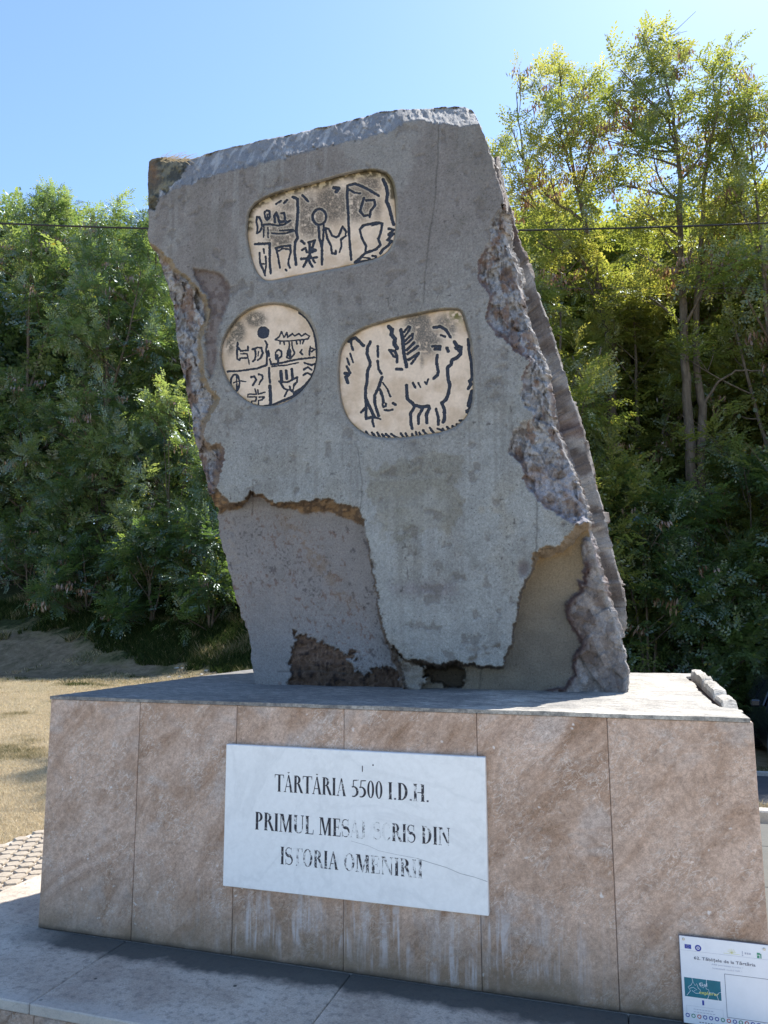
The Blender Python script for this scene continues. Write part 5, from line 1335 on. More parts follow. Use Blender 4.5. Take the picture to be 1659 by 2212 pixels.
# ------------------------------------------------------------------ parked car
def car():
    cx, yf = 6.14, 10.25
    zg = float(terrain(cx, 10.9)); L, W, H = 4.1, 1.74, 1.46
    root = thing('parked_car', 'dark blue car parked in tree shade behind the pedestal corner, nose towards the monument', 'car', (cx, yf + L / 2, zg))
    paint = NT('dark_car_paint'); paint.color((.012, .014, .020)); paint.rough(.22, .5); paint.b.inputs['Coat Weight'].default_value = .6
    glass = NT('car_glass'); glass.color((.02, .025, .03)); glass.rough(.05, .6)
    rub = flat_mat('tyre_rubber', (.02, .02, .02), .8); rim = flat_mat('wheel_rim', (.40, .41, .42), .35, .7)
    lamp = NT('headlamp_glass'); lamp.color((.30, .34, .42)); lamp.rough(.08, .6); trim = flat_mat('black_trim', (.03, .03, .03), .5); silver = flat_mat('silver_bumper', (.22, .23, .25), .4)
    # stations along the length: y, half width at sill, half width at shoulder, z low, z shoulder, z roof, half width at roof
    st = [(0, .60, .58, .28, .62, .66, .50), (.10, .76, .74, .20, .72, .78, .64), (.45, .85, .84, .19, .84, .92, .70), (.95, .87, .86, .19, .90, 1.0, .72), (1.15, .87, .86, .19, .93, 1.05, .70), (1.75, .87, .87, .19, .95, 1.41, .60),
          (2.3, .87, .87, .19, .96, 1.46, .59), (3.1, .87, .86, .19, .97, 1.43, .58), (3.7, .86, .84, .20, .98, 1.25, .58), (3.98, .82, .78, .22, .96, 1.02, .62), (4.1, .74, .70, .32, .85, .88, .58)]
    V = []; n = 12
    for y, a, b, zl, zs, zr, wr in st:
        half = [(a * .92, zl), (a, zl + .12), (max(a, b) + .01, (zl + zs) / 2), (b, zs), (wr + .02, zr - .05), (wr - .08, zr)]
        V += [(cx + h[0], yf + y, zg + h[1]) for h in half] + [(cx - h[0], yf + y, zg + h[1]) for h in half[::-1]]
    V = np.array(V); i = np.arange(len(st) - 1)[:, None] * n; j = np.arange(n)[None]; jn = (j + 1) % n
    Q = np.stack([i + j, i + n + j, i + n + jn, i + jn], -1).reshape(-1, 4)
    caps = [np.array([list(range(n))]), np.array([list(range((len(st) - 1) * n, len(st) * n))[::-1]])]
    body = add('body', np_mesh('body', V, [Q] + caps, smooth=True), paint.m, root)
    body.modifiers.new('b', 'BEVEL').width = .015
    def panel(name, pts, mat, off=.004):
        P = np.array(pts, float); nrm = np.cross(P[1] - P[0], P[2] - P[0]); nrm /= np.linalg.norm(nrm)
        V = np.vstack([P + nrm * off, P - nrm * .012]) + np.array([cx, yf, zg]); m = len(P); k = np.arange(m)
        return add(name, np_mesh(name, V, [np.array([list(range(m))]), np.stack([k, (k + 1) % m, m + (k + 1) % m, m + k], 1)[:, ::-1]]), mat, root)
    panel('windscreen', [(-.70, 1.19, 1.045), (.70, 1.19, 1.045), (.585, 1.72, 1.385), (-.585, 1.72, 1.385)], glass.m, .012)
    panel('rear_window', [(.60, 3.72, 1.22), (-.60, 3.72, 1.22), (-.64, 3.95, 1.05), (.64, 3.95, 1.05)], glass.m, .012)
    for s_ in (-1, 1):
        for ya, yb2 in ((1.35, 2.25), (2.32, 3.2)):
            P = [(s_ * .865, ya, 1.0), (s_ * .865, yb2, 1.0), (s_ * .64, yb2, 1.36), (s_ * .64, ya + (.35 if ya < 2 else 0), 1.36)]
            panel('side_window', P if s_ > 0 else P[::-1], glass.m, .014)
        for yy in (.78, 3.28):
            mb = MB(); mb.lathe([(.0, -.10), (.24, -.10), (.305, -.09), (.315, -.06), (.315, .06), (.305, .09), (.0, .10)], (cx + s_ * .80, yf + yy, zg + .315), 0, 28)
            wh = add('wheel', mb.mesh('wheel'), rub, root)
            mb = MB(); mb.lathe([(0, s_ * .115), (.06, s_ * .118), (.19, s_ * .108), (.205, s_ * .098)], (cx + s_ * .80, yf + yy, zg + .315), 0, 28); add('rim', mb.mesh('rim', smooth=True), rim, wh)
        mb = MB(); mb.box(cx + s_ * .70 - .11, cx + s_ * .70 + .10, yf + .03, yf + .20, zg + .60, zg + .74, b=.02); add('headlight', mb.mesh('headlight'), lamp.m, root)
        mb = MB(); mb.box(cx + s_ * .99 - .08, cx + s_ * .99 + .08, yf + 1.30, yf + 1.40, zg + .98, zg + 1.10, b=.025); add('wing_mirror', mb.mesh('wing_mirror'), paint.m, root)
        mb = MB(); mb.box(cx + s_ * .72 - .10, cx + s_ * .72 + .10, yf + 4.02, yf + 4.12, zg + .70, zg + .86, b=.02); add('tail_light', mb.mesh('tail_light'), M['red'], root)
    mb = MB(); mb.box(cx - .84, cx + .84, yf - .05, yf + .10, zg + .36, zg + .52, b=.03); add('bumper', mb.mesh('bumper'), silver, root)
    mb = MB(); mb.box(cx - .48, cx + .48, yf - .03, yf + .06, zg + .57, zg + .70, b=.01); add('grille', mb.mesh('grille'), trim, root)
    mb = MB(); mb.box(cx - .78, cx + .78, yf - .01, yf + .09, zg + .22, zg + .35, b=.02); add('lower_grille', mb.mesh('lower_grille'), trim, root)
    mb = MB(); mb.box(cx - .26, cx + .26, yf - .062, yf - .052, zg + .39, zg + .50); add('number_plate', mb.mesh('number_plate'), M['sign_white'], root)
car()

# ------------------------------------------------------------------ overhead cables
M['cable'] = flat_mat('black_cable', (.02, .02, .022), .6)
def cable(name, pts, dist, rad, label, cat, ext):
    P = []
    for x, y in pts:
        d = rays(np.float64(x), np.float64(y)); P.append(CAM + d * dist)
    P = np.array(P); t = (P - P[0]) @ ((P[-1] - P[0]) / np.linalg.norm((P[-1] - P[0])))
    u_ = (P[-1] - P[0]); u_[2] = 0; u_ /= np.linalg.norm(u_)
    tt_ = (P - P[0]) @ u_; k = np.polyfit(tt_, P[:, 2], 2)
    ts = np.linspace(tt_[0] - ext, tt_[-1] + ext, 80)
    base = P[0] * np.array([1, 1, 0])
    C_ = base + ts[:, None] * u_ + np.array([0, 0, 1]) * np.polyval(k, ts)[:, None]
    mb = MB(); mb.tube(C_, rad, 8); return tag(add(name, mb.mesh(name, smooth=True), M['cable']), label, cat)
cable('overhead_cable', [(0, 482), (160, 489), (320, 496), (1118, 498), (1388, 492), (1659, 482)], 14.0, .0175, 'thick black overhead cable crossing the whole view behind the stone', 'cable', 9)
cable('overhead_wire', [(1290, 623), (1475, 622), (1659, 623)], 13.4, .004, 'thin faint wire in front of the trees, lower than the black cable', 'wire', 6)
# ------------------------------------------------------------------ trees
def leaf_mat(name, dif, tr, gloss=.12):
    t = NT(name)
    a = t.n('Attribute', attribute_name='tint').outputs['Fac']
    oi = t.n('ObjectInfo')
    c = t.ramp(a, [(0.0, dif[0]), (0.45, dif[1]), (0.80, dif[2]), (0.90, (.30, .26, .05)), (0.97, (.26, .145, .085))])
    c2 = t.ramp(a, [(0.0, tr[0]), (0.45, tr[1]), (0.80, tr[2]), (0.90, (.55, .45, .05)), (0.97, (.36, .19, .09))])
    v = t.ramp(t.noise(t.coord(), .55, 3, .6), [(.3, .82), (.7, 1.25)])
    c = t.mix(1.0, c, v, 'MULTIPLY')
    d = t.n('BsdfDiffuse'); t.l(c, d.inputs[0]); tl = t.n('BsdfTranslucent'); t.l(c2, tl.inputs[0])
    g = t.n('BsdfGlossy'); g.inputs['Roughness'].default_value = .38; g.inputs[0].default_value = (.75, .85, .9, 1)
    m1 = t.n('MixShader'); m1.inputs[0].default_value = .45; t.l(d.outputs[0], m1.inputs[1]); t.l(tl.outputs[0], m1.inputs[2])
    m2 = t.n('MixShader'); m2.inputs[0].default_value = gloss * .6; t.l(m1.outputs[0], m2.inputs[1]); t.l(g.outputs[0], m2.inputs[2])
    t.l(m2.outputs[0], t.out.inputs['Surface']); t.t.nodes.remove(t.b); return t.m
M['leaf_l'] = leaf_mat('acacia_leaf_green', [(.048, .084, .034), (.088, .128, .052), (.155, .180, .072)], [(.15, .25, .04), (.30, .42, .08), (.52, .60, .13)], .20)
M['leaf_r'] = leaf_mat('acacia_leaf_yellow_green', [(.058, .088, .030), (.112, .134, .040), (.185, .176, .054)], [(.21, .29, .04), (.46, .50, .07), (.74, .68, .12)], .13)
M['leaf_d'] = leaf_mat('undergrowth_leaf', [(.042, .076, .030), (.076, .116, .042), (.125, .155, .056)], [(.13, .23, .04), (.26, .38, .06), (.46, .54, .09)], .15)
def bark():
    t = NT('acacia_bark'); v = t.coord(scale=(1, 1, .25)); n = t.noise(v, 18, 6, .7)
    t.color(t.ramp(n, [(.3, (.060, .048, .038)), (.7, (.19, .155, .12))])); t.rough(.9, .15); t.bump(n, .6, .02); return t.m
M['bark'] = bark()

def make_template(kind, seed):
    r = np.random.default_rng(seed); out = []; tn = []
    if kind == 'fine': nodes, pairs, ll, lw, LL = 6, 4, .092, .052, .25
    elif kind == 'coarse': nodes, pairs, ll, lw, LL = 6, 3, .125, .072, .28
    else: nodes, pairs, ll, lw, LL = 6, 0, .11, .06, .0
    TL = .52
    def kite(b, d, s, l, w_, up):
        d = d / np.linalg.norm(d); s = s / np.linalg.norm(s)
        m = b + d * l * .5
        return [b, m + s * w_ / 2 + up * .004, b + d * l, m - s * w_ / 2 + up * .004]
    for q in range(nodes):
        s_ = (q + .6) / nodes
        base = np.array([TL * s_, 0, .08 * s_ * s_])
        side = 1 if q % 2 else -1
        ang = side * r.uniform(.5, 1.15) if q < nodes - 1 else r.uniform(-.3, .3)
        roll = r.uniform(-.6, .6); pit = r.uniform(-.5, .35)
        d = np.array([math.cos(ang) * math.cos(pit), math.sin(ang) * math.cos(pit), math.sin(pit)])
        lat = np.cross([0, 0, 1], d); lat /= np.linalg.norm(lat)
        up = np.cross(d, lat); lat = lat * math.cos(roll) + up * math.sin(roll); up = np.cross(d, lat)
        tt0 = r.uniform(-.12, .12)
        if pairs == 0:
            for z in range(2):
                out.append(kite(base, d + r.normal(0, .3, 3), lat, ll * r.uniform(.7, 1.2), lw, up)); tn.append(tt0)
            continue
        for p in range(pairs + 1):
            f = (p + .8) / (pairs + .8)
            b = base + d * LL * f - np.array([0, 0, .07]) * f * f
            if p == pairs:
                out.append(kite(b, d - np.array([0, 0, .4]), lat, ll, lw, up)); tn.append(tt0)
            else:
                for sg_ in (1, -1):
                    dd = lat * sg_ + d * .35 + r.normal(0, .14, 3) - np.array([0, 0, .15])
                    out.append(kite(b, dd, d, ll * r.uniform(.8, 1.1), lw, up)); tn.append(tt0)
    return np.array(out), np.array(tn)
TEMPL = {k: [make_template(k, 10 + i) for i in range(5)] for k in ('fine', 'coarse', 'simple')}
def make_pods(seed):
    r = np.random.default_rng(seed); out = []
    for _ in range(16):
        b = np.array([r.uniform(0, .3), r.uniform(-.12, .12), r.uniform(-.08, .03)]); a = r.uniform(0, 6.28); L = r.uniform(.08, .14)
        s_ = np.array([math.cos(a), math.sin(a), 0]) * .017; d = np.array([r.uniform(-.02, .02), r.uniform(-.02, .02), -L])
        out.append([b, b + d * .5 + s_, b + d, b + d * .5 - s_])
    return np.array(out), np.zeros(16)
PODS = [make_pods(i) for i in range(3)]
FOL = {'tris': 0}
def foliage(pos, outd, kind, scale, tint, rg):
    """place sprays: pos (n,3), outward direction (n,3)"""
    n = len(pos); Vs, Ts = [], []
    tb = PODS if kind == 'pods' else TEMPL[kind]
    which = rg.integers(0, len(tb), n)
    d = outd + rg.normal(0, .45, (n, 3)); 
    if kind == 'pods': d[:, 2] = 0
    d /= np.linalg.norm(d, axis=1)[:, None] + 1e-9
    z = np.tile([0, 0, 1.0], (n, 1)) + rg.normal(0, .25, (n, 3))
    y = np.cross(z, d); y /= np.linalg.norm(y, axis=1)[:, None] + 1e-9
    zz = np.cross(d, y)
    sc = scale * rg.uniform(.8, 1.2, n)
    for k, (tv, tt_) in enumerate(tb):
        m = which == k
        if not m.any(): continue
        B = np.stack([d[m], y[m], zz[m]], 1) * sc[m][:, None, None]        # rows are axes
        V = np.einsum('qvc,ncd->nqvd', tv, B) + pos[m][:, None, None, :]
        Vs.append(V.reshape(-1, 4, 3)); t = tint[m][:, None] + tt_[None] + rg.uniform(-.07, .07, (m.sum(), len(tt_)))
        if kind == 'pods': t = np.full(t.shape, .98)
        else: t = np.clip(t, 0, .8); yl = rg.random(t.shape) > .988; t = np.where(yl, .9, t)
        Ts.append(np.repeat(t.reshape(-1), 4))
    return np.concatenate(Vs), np.concatenate(Ts)
def crown_mesh(name, clumps, kind, dens, seed, pods=.05, scale=1.0, tbase=.45, off=(0, 0, 0)):
    rg = np.random.default_rng(seed); Vs, Ts = [], []
    for c, r in clumps:
        n = max(4, int(dens * r * r * rg.uniform(.75, 1.25)))
        u_ = rg.normal(0, 1, (n, 3)); u_ /= np.linalg.norm(u_, axis=1)[:, None]
        rad = r * rg.random(n) ** .42 * (1 + .25 * rg.normal(0, 1, n))
        p = np.array(c) + u_ * rad[:, None] * np.array([1, 1, .8]) - u_ * .2
        u2 = u_ + np.array([0, 0, .25])
        tc = tbase + rg.uniform(-.22, .22) + .05 * (u_[:, 2])
        k = rg.random(n) < pods * rg.choice([0, .3, 2.2], p=[.4, .35, .25])
        a, b = foliage(p[~k], u2[~k], kind, scale, np.broadcast_to(tc, (n,))[~k] if np.ndim(tc) else np.full((~k).sum(), tc), rg); Vs.append(a); Ts.append(b)
        if k.any():
            a, b = foliage(p[k], u2[k], 'pods', 1.5, np.zeros(k.sum()), rg); Vs.append(a); Ts.append(b)
    V = np.concatenate(Vs).reshape(-1, 3) - np.array(off); T = np.concatenate(Ts)
    FOL['tris'] += len(V) // 2
    return np_mesh(name, V, [np.arange(len(V)).reshape(-1, 4)], tint=T)
def wood_mesh(name, trunks, clumps, seed, off, r0=.12, twigs=3):
    rg = np.random.default_rng(seed); mb = MB()
    allp = []
    for tr, ra, rb in trunks:
        q = np.array(tr, float); s_ = np.linspace(0, 1, len(q)); ss = np.linspace(0, 1, len(q) * 4)
        P = np.stack([np.interp(ss, s_, q[:, c]) for c in range(3)], 1)
        P[1:-1] += rg.normal(0, .015, P[1:-1].shape)
        mb.tube(P - off, np.interp(ss, [0, 1], [ra, rb]), 9); allp.append(np.c_[P, np.interp(ss, [0, 1], [ra, rb])])
    allp = np.vstack(allp)
    for c, r in clumps:
        c = np.array(c); dd = np.linalg.norm(allp[:, :3] - (c - [0, 0, .35 * np.linalg.norm((c - allp[:, :3].mean(0))[:2]) + .5]), axis=1); k = int(np.argmin(dd)); s0 = allp[k]
        a = s0[:3]; m = (a + c) / 2 + rg.normal(0, .12, 3) - [0, 0, .12]; t = np.linspace(0, 1, 7)[:, None]
        P = (1 - t) ** 2 * a + 2 * t * (1 - t) * m + t * t * c
        rb = min(.05, s0[3] * .6)
        mb.tube(P - off, np.linspace(rb, .012, 7), 5, False)
        for _ in range(twigs):
            e = c + rg.normal(0, 1, 3) * r * .65; s1 = P[4]; mm = (s1 + e) / 2 + rg.normal(0, .06, 3)
            mb.tube(np.array([s1, mm, e]) - off, [.012, .009, .005], 4, False)
    return mb.mesh(name, smooth=True)
def tree(name, label, cat, base, trunks, clumps, kind, dens, seed, mat, group, pods=.05, scale=1.0, tbase=.45, twigs=3):
    base = np.array(base)
    rt = thing(name, label, cat, Vector(base), group)
    add('trunk', wood_mesh('trunk', trunks, clumps, seed, base, twigs=twigs), M['bark'], rt, (0, 0, 0))
    add('crown', crown_mesh('crown', clumps, kind, dens, seed, pods, scale, tbase, base), M[mat], rt, (0, 0, 0))
    return rt
def copy_thing(src, label, loc, rz, sc, group=None):
    o = src.copy(); COL.objects.link(o); o.location = loc; o.rotation_euler = (0, 0, rz); o.scale = (sc, sc, sc); o['label'] = label
    if group: o['group'] = group
    for ch in list(src.children):
        c = ch.copy(); COL.objects.link(c); c.parent = o
    return o
def gpos(px, y):
    """ground point under a picture column at world depth y"""
    x = float(on_y(np.float64(px), np.float64(1300), y)[0]); return np.array([x, y, float(terrain(x, y))])
def clump_px(lst, y, seed, jit=1.1):
    rg = np.random.default_rng(seed); out = []
    for a, b, r in lst:
        yy = y + rg.uniform(-jit, jit); p = on_y(np.float64(a), np.float64(b), yy); dist = (p - CAM) @ F0
        out.append((p, r / F_PX * dist))
    return out
def pxl(lst, y): return [on_y(np.float64(a), np.float64(b), y) for a, b in lst]

# tall acacias on the right
b = gpos(1500, 15.6)
cl = clump_px([(1405, 78, 42), (1440, 98, 42), (1395, 125, 40), (1455, 140, 40), (1340, 150, 34), (1420, 165, 50), (1365, 195, 44), (1320, 215, 36), (1440, 215, 50), (1480, 190, 44), (1390, 245, 52), (1455, 265, 52), (1335, 262, 46), (1300, 190, 30),
               (1560, 128, 36), (1590, 165, 34), (1540, 175, 42), (1585, 215, 42), (1610, 250, 28), (1550, 240, 46), (1520, 280, 48), (1575, 290, 40), (1470, 330, 52), (1410, 320, 52), (1350, 330, 46), (1300, 300, 42), (1530, 350, 44), (1400, 395, 50), (1340, 400, 46), (1455, 410, 46),
               (1520, 430, 40), (1570, 400, 34), (1385, 455, 36), (1430, 500, 50), (1500, 520, 44), (1545, 500, 50), (1370, 540, 52), (1450, 580, 55), (1530, 600, 50), (1400, 640, 60), (1580, 560, 48)], 15.6, 5)
tree('acacia_tree', 'tallest acacia with two slender trunks rising from one foot, right of the stone', 'tree', b,
     [([b, on_y(1506., 1105., 15.6), on_y(1496., 1035., 15.6), on_y(1486., 895., 15.6), on_y(1477., 725., 15.5), on_y(1470., 560., 15.5), on_y(1468., 382., 15.4), on_y(1455., 250., 15.4), on_y(1430., 130., 15.4)], .17, .02),
      ([b + [.05, .03, 0], on_y(1508., 1090., 15.65), on_y(1514., 965., 15.7), on_y(1517., 878., 15.8), on_y(1506., 808., 15.8), on_y(1503., 687., 15.9), on_y(1514., 534., 15.9), on_y(1522., 381., 16.), on_y(1545., 270., 16.), on_y(1562., 150., 16.)], .14, .02),
      ([on_y(1514., 545., 15.9), on_y(1535., 505., 15.8), on_y(1570., 470., 15.7), on_y(1600., 430., 15.6)], .05, .02),
      ([on_y(1517., 878., 15.8), on_y(1545., 830., 15.7), on_y(1590., 800., 15.5), on_y(1650., 800., 15.4)], .04, .015)], [(c_, r_ * .9) for c_, r_ in cl], 'fine', 58, 11, 'leaf_r', 'trees on the bank', pods=.26)
b = gpos(1310, 17.0)
cl = clump_px([(1120, 160, 26), (1160, 178, 28), (1205, 150, 34), (1215, 185, 38), (1165, 220, 34), (1255, 200, 34), (1110, 280, 26), (1130, 330, 34), (1190, 260, 46), (1245, 250, 46), (1280, 240, 36), (1225, 310, 52), (1165, 320, 40), (1280, 310, 46), (1100, 345, 34), (1130, 400, 42), (1190, 380, 52), (1250, 380, 52),
               (1300, 370, 42), (1150, 450, 48), (1210, 450, 48), (1265, 440, 40), (1120, 420, 30), (1160, 520, 50), (1230, 530, 52), (1290, 540, 44), (1200, 600, 56), (1270, 610, 52), (1075, 300, 22), (1085, 350, 24)], 17.0, 8)
tree('acacia_tree', 'slender acacia with thin feathery top just right of the stone', 'tree', b,
     [([b, on_y(1322., 760., 17.), on_y(1290., 600., 17.), on_y(1262., 480., 17.), on_y(1235., 350., 17.), on_y(1205., 190., 17.)], .14, .02), ([on_y(1290., 600., 17.), on_y(1235., 545., 17.), on_y(1180., 480., 17.), on_y(1120., 380., 17.)], .06, .015),
      ([on_y(1262., 480., 17.), on_y(1180., 420., 17.), on_y(1130., 340., 17.), on_y(1115., 200., 17.)], .05, .012)], [(c_, r_ * .92) for c_, r_ in cl], 'fine', 62, 12, 'leaf_r', 'trees on the bank', pods=.2, tbase=.55)

def auto_clumps(base, h, rad, low, n, seed, rc=(.8, 1.25), flat=1.0):
    rg = np.random.default_rng(seed); out = []
    for q in range(n):
        t = rg.random() ** .8; z = low + (h - low) * t
        prof = math.sin(math.pi * min(1, .22 + .78 * (1 - t)) ) ** .6 if t > .2 else .85
        prof = (1 - t ** 2.2) ** .55
        a = rg.uniform(0, 2 * math.pi); rr = rad * prof * rg.uniform(.35, 1.0) ** .6
        out.append((base + np.array([math.cos(a) * rr, math.sin(a) * rr * flat, z]), rg.uniform(*rc) * (1 - .35 * t)))
    out.append((base + np.array([0, 0, h - .5]), .6))
    return out
def auto_trunk(base, h, seed, r=.13):
    rg = np.random.default_rng(seed); l = rg.normal(0, .5, 2)
    return [([base + [0, 0, -.2], base + [l[0] * .2, l[1] * .2, h * .3], base + [l[0] * .7, l[1] * .6, h * .6], base + [l[0], l[1], h * .93]], r, .02),
            ([base + [l[0] * .2, l[1] * .2, h * .3], base + [-.5, .3, h * .5], base + [-1.1, .4, h * .75]], r * .5, .015), ([base + [l[0] * .5, l[1] * .4, h * .45], base + [.9, -.3, h * .62], base + [1.4, -.3, h * .8]], r * .5, .015)]
def height_at(base, py):
    d = (base - CAM) @ F0; return (1106 - py) / F_PX * d / 1.0
def top_h(base, py):
    """height above the base so that the tree top shows at picture row py"""
    lo, hi = .5, 40
    for _ in range(40):
        m = (lo + hi) / 2
        if px_of(base + [0, 0, m])[1] > py: lo = m
        else: hi = m
    return lo
SPEC = [  # column, depth, top row, radius, low, clumps, density, kind, mat, pods, label
 (1645, 17.2, 455, 2.2, 1.6, 34, 46, 'fine', 'leaf_r', .12, 'yellow green acacia right of the two slender trunks and lower than them'),
 (1725, 15.5, 225, 2.3, 2.5, 34, 40, 'fine', 'leaf_r', .1, 'acacia cut off by the edge of the view, its thin branches reaching in'),
 (1190, 14.6, 610, 2.1, 1.2, 36, 52, 'fine', 'leaf_r', .08, 'bright green bushy acacia close behind the stone\'s right edge'),
 (1385, 17.6, 640, 2.2, 1.2, 34, 46, 'fine', 'leaf_r', .10, 'low dense acacia just left of the two slender trunks'),
 (40, 21.5, 420, 3.3, .6, 56, 44, 'fine', 'leaf_l', .05, 'leftmost acacia, broad and silvery green'),
 (215, 20.2, 450, 2.9, 1.0, 48, 44, 'fine', 'leaf_l', .07, 'dense acacia with bright lower boughs, beside the broad silvery one'),
 (335, 21.8, 440, 2.5, 2.0, 34, 38, 'fine', 'leaf_l', .07, 'thin topped acacia half hidden by the stone\'s upper left corner'),
]
for q, (pxx, yy, ty, rad, low, ncl, dens, kind, mat, pods, lab) in enumerate(SPEC):
    b = gpos(pxx, yy); h = top_h(b, ty); r = rad
    tree('acacia_tree', lab, 'tree', b, auto_trunk(b, h, 30 + q), auto_clumps(b, h, r, low, ncl, 50 + q), kind, dens, 70 + q, mat, 'trees on the bank', pods=pods, tbase=.45 if mat == 'leaf_r' else .4)
# trees farther up the bank share two crowns
b = gpos(1450, 22.0); src = None
protos = []
for q, (h, rad, mat) in enumerate(((9.5, 3.0, 'leaf_r'), (9.0, 3.1, 'leaf_l'))):
    z0 = np.zeros(3)
    protos.append((h, rad, mat, wood_mesh('trunk', auto_trunk(z0, h, 90 + q), auto_clumps(z0, h, rad, 1.0, 46, 95 + q, (1.0, 1.5)), 99, z0, twigs=1), crown_mesh('crown', auto_clumps(z0, h, rad, 1.0, 46, 95 + q, (1.0, 1.5)), 'coarse', 42, 97 + q, .03, 1.1, .42)))
FAR = [(0, 1180, 22, 470, 'just right of the stone, behind the slender feathery one'), (0, 1370, 21.5, 500, 'far acacia seen between the slender and the tallest one'), (0, 1540, 22.5, 480, 'far acacia behind the two slender trunks'), (0, 1680, 20.5, 520, 'far acacia at the edge of the view behind the yellow green one'),
       (1, -60, 27, 480, 'far acacia behind the broad silvery one'), (1, 120, 26.0, 500, 'far acacia between the broad silvery one and the dense one'), (1, 290, 26.5, 520, 'far acacia behind the dense one with bright boughs'), (1, 440, 23.5, 700, 'far acacia just left of the stone at mid height'),
       (1, 600, 22, 900, 'far acacia hidden behind the left half of the stone'), (0, 800, 21, 950, 'far acacia hidden behind the middle of the stone'), (0, 1010, 20.5, 760, 'far acacia hidden behind the right half of the stone'), (0, 1860, 18, 500, 'acacia beyond the edge of the view above the parked car'),
       (1, -260, 21, 520, 'acacia beyond the edge of the view above the path')]
firsts = {}
for k, pxx, yy, ty, lab in FAR:
    b = gpos(pxx, yy); h = top_h(b, ty); hp, rad, mat, wm, cmh = protos[k]; sc = h / (hp + .3)
    lab = lab if lab.startswith(('far', 'acacia')) else 'far acacia ' + lab
    if k not in firsts:
        rt = thing('acacia_tree', lab, 'tree', Vector(b), 'trees on the bank'); rt.scale = (sc,) * 3; rt.rotation_euler = (0, 0, random.uniform(0, 6))
        add('trunk', wm, M['bark'], rt, (0, 0, 0)); add('crown', cmh, M[mat], rt, (0, 0, 0)); firsts[k] = rt
    else:
        copy_thing(firsts[k], lab, Vector(b), random.uniform(0, 6), sc)
# shrubs along the foot of the bank
def bush(label, pxx, yy, ty, rad, n, dens, seed, mat, kind='fine', pods=.03, tb=.35):
    b = gpos(pxx, yy); h = max(.8, top_h(b, ty))
    cl = auto_clumps(b, h, rad, .1, n, seed, (.55, .95))
    rt = thing('shrub', label, 'shrub', Vector(b), 'shrubs at the foot of the bank')
    stems = [([b + [0, 0, -.1], b + [a * .4, c * .4, h * .4], b + [a, c, h * .8]], .04, .01) for a, c in ((.5, .2), (-.5, .1), (0, -.4))]
    add('stems', wood_mesh('stems', stems, cl, seed, b, twigs=1), M['bark'], rt, (0, 0, 0))
    add('crown', crown_mesh('crown', cl, kind, dens, seed, pods, 1.0, tb, b), M[mat], rt, (0, 0, 0))
    return rt
bush('dark shrub beneath the leftmost acacia, at the top of the path', 30, 21.0, 960, 2.3, 26, 44, 1, 'leaf_l')
bush('dark green shrub below the dense acacia', 210, 19.6, 960, 2.2, 28, 46, 2, 'leaf_l')
bush('fresh green shrub against the stone\'s left edge at mid height', 365, 18.8, 850, 2.1, 30, 48, 3, 'leaf_l', tb=.55)
bush('dark shrub beside the lower left edge of the stone', 480, 18.2, 1000, 1.8, 26, 50, 4, 'leaf_l')
bush('low dark shrub in deep shade on the bank above the path', 60, 18.6, 1140, 1.5, 18, 46, 21, 'leaf_d', tb=.2)
bush('low dark shrub in the middle of the shaded bank, left of the stone', 190, 17.6, 1160, 1.5, 18, 46, 22, 'leaf_d', tb=.2)
bush('low dark shrub touching the left foot of the stone, above the loose stones', 330, 17.0, 1150, 1.5, 20, 48, 23, 'leaf_d', tb=.2)
bush('drooping dark shrub right beside the lower left edge of the stone', 455, 16.8, 1130, 1.4, 20, 50, 24, 'leaf_d', tb=.25)
bush('shrub hidden behind the stone\'s lower half', 820, 15.6, 1050, 1.9, 16, 34, 5, 'leaf_d', 'coarse')
bush('shrub showing low at the stone\'s right edge, with a few brown pods', 1395, 14.4, 1060, 1.6, 22, 56, 6, 'leaf_d', pods=.1)
bush('blue green shrub behind the pedestal\'s back corner', 1510, 14.6, 1085, 1.6, 24, 58, 7, 'leaf_d')
bush('leafy shrub above the parked car', 1630, 15.2, 990, 1.6, 26, 56, 8, 'leaf_d', tb=.5)
bush('shrub at mid height between the low acacia and the stone', 1270, 14.5, 920, 1.5, 20, 52, 9, 'leaf_r', pods=.1)
bush('shrub beyond the edge of the view beside the car', 1760, 14.5, 1000, 1.7, 16, 40, 10, 'leaf_d', 'coarse')
bush('low undergrowth shrub right behind the car\'s roof', 1640, 14.9, 1330, 1.4, 18, 50, 12, 'leaf_d')
bush('low dark shrub in the hollow below the blue green one', 1480, 15.0, 1320, 1.5, 18, 46, 13, 'leaf_d')

# undergrowth on the bank: leaf litter and ivy nobody could count
rg = np.random.default_rng(5)
n = 3200; xx = rg.uniform(-3, 15, n); yy = 15.0 + .10 * xx + rg.uniform(.3, 7.5, n) ** 1.0
keep = (px_of(np.stack([xx, yy, terrain(xx, yy)], -1))[0] > -60) & (px_of(np.stack([xx, yy, terrain(xx, yy)], -1))[0] < 1720)
xx, yy = xx[keep], yy[keep]
pos = np.stack([xx, yy, terrain(xx, yy) + rg.uniform(.02, .35, len(xx))], -1)
a, t_ = foliage(pos, np.tile([0, -.3, .7], (len(xx), 1)), 'simple', 1.5, rg.uniform(.1, .6, len(xx)), rg)
tag(add('undergrowth', np_mesh('undergrowth', a.reshape(-1, 3), [np.arange(a.shape[0] * 4).reshape(-1, 4)], tint=t_), M['leaf_d']), 'dark ivy and weeds covering the shaded bank under the trees', 'undergrowth', kind='stuff')
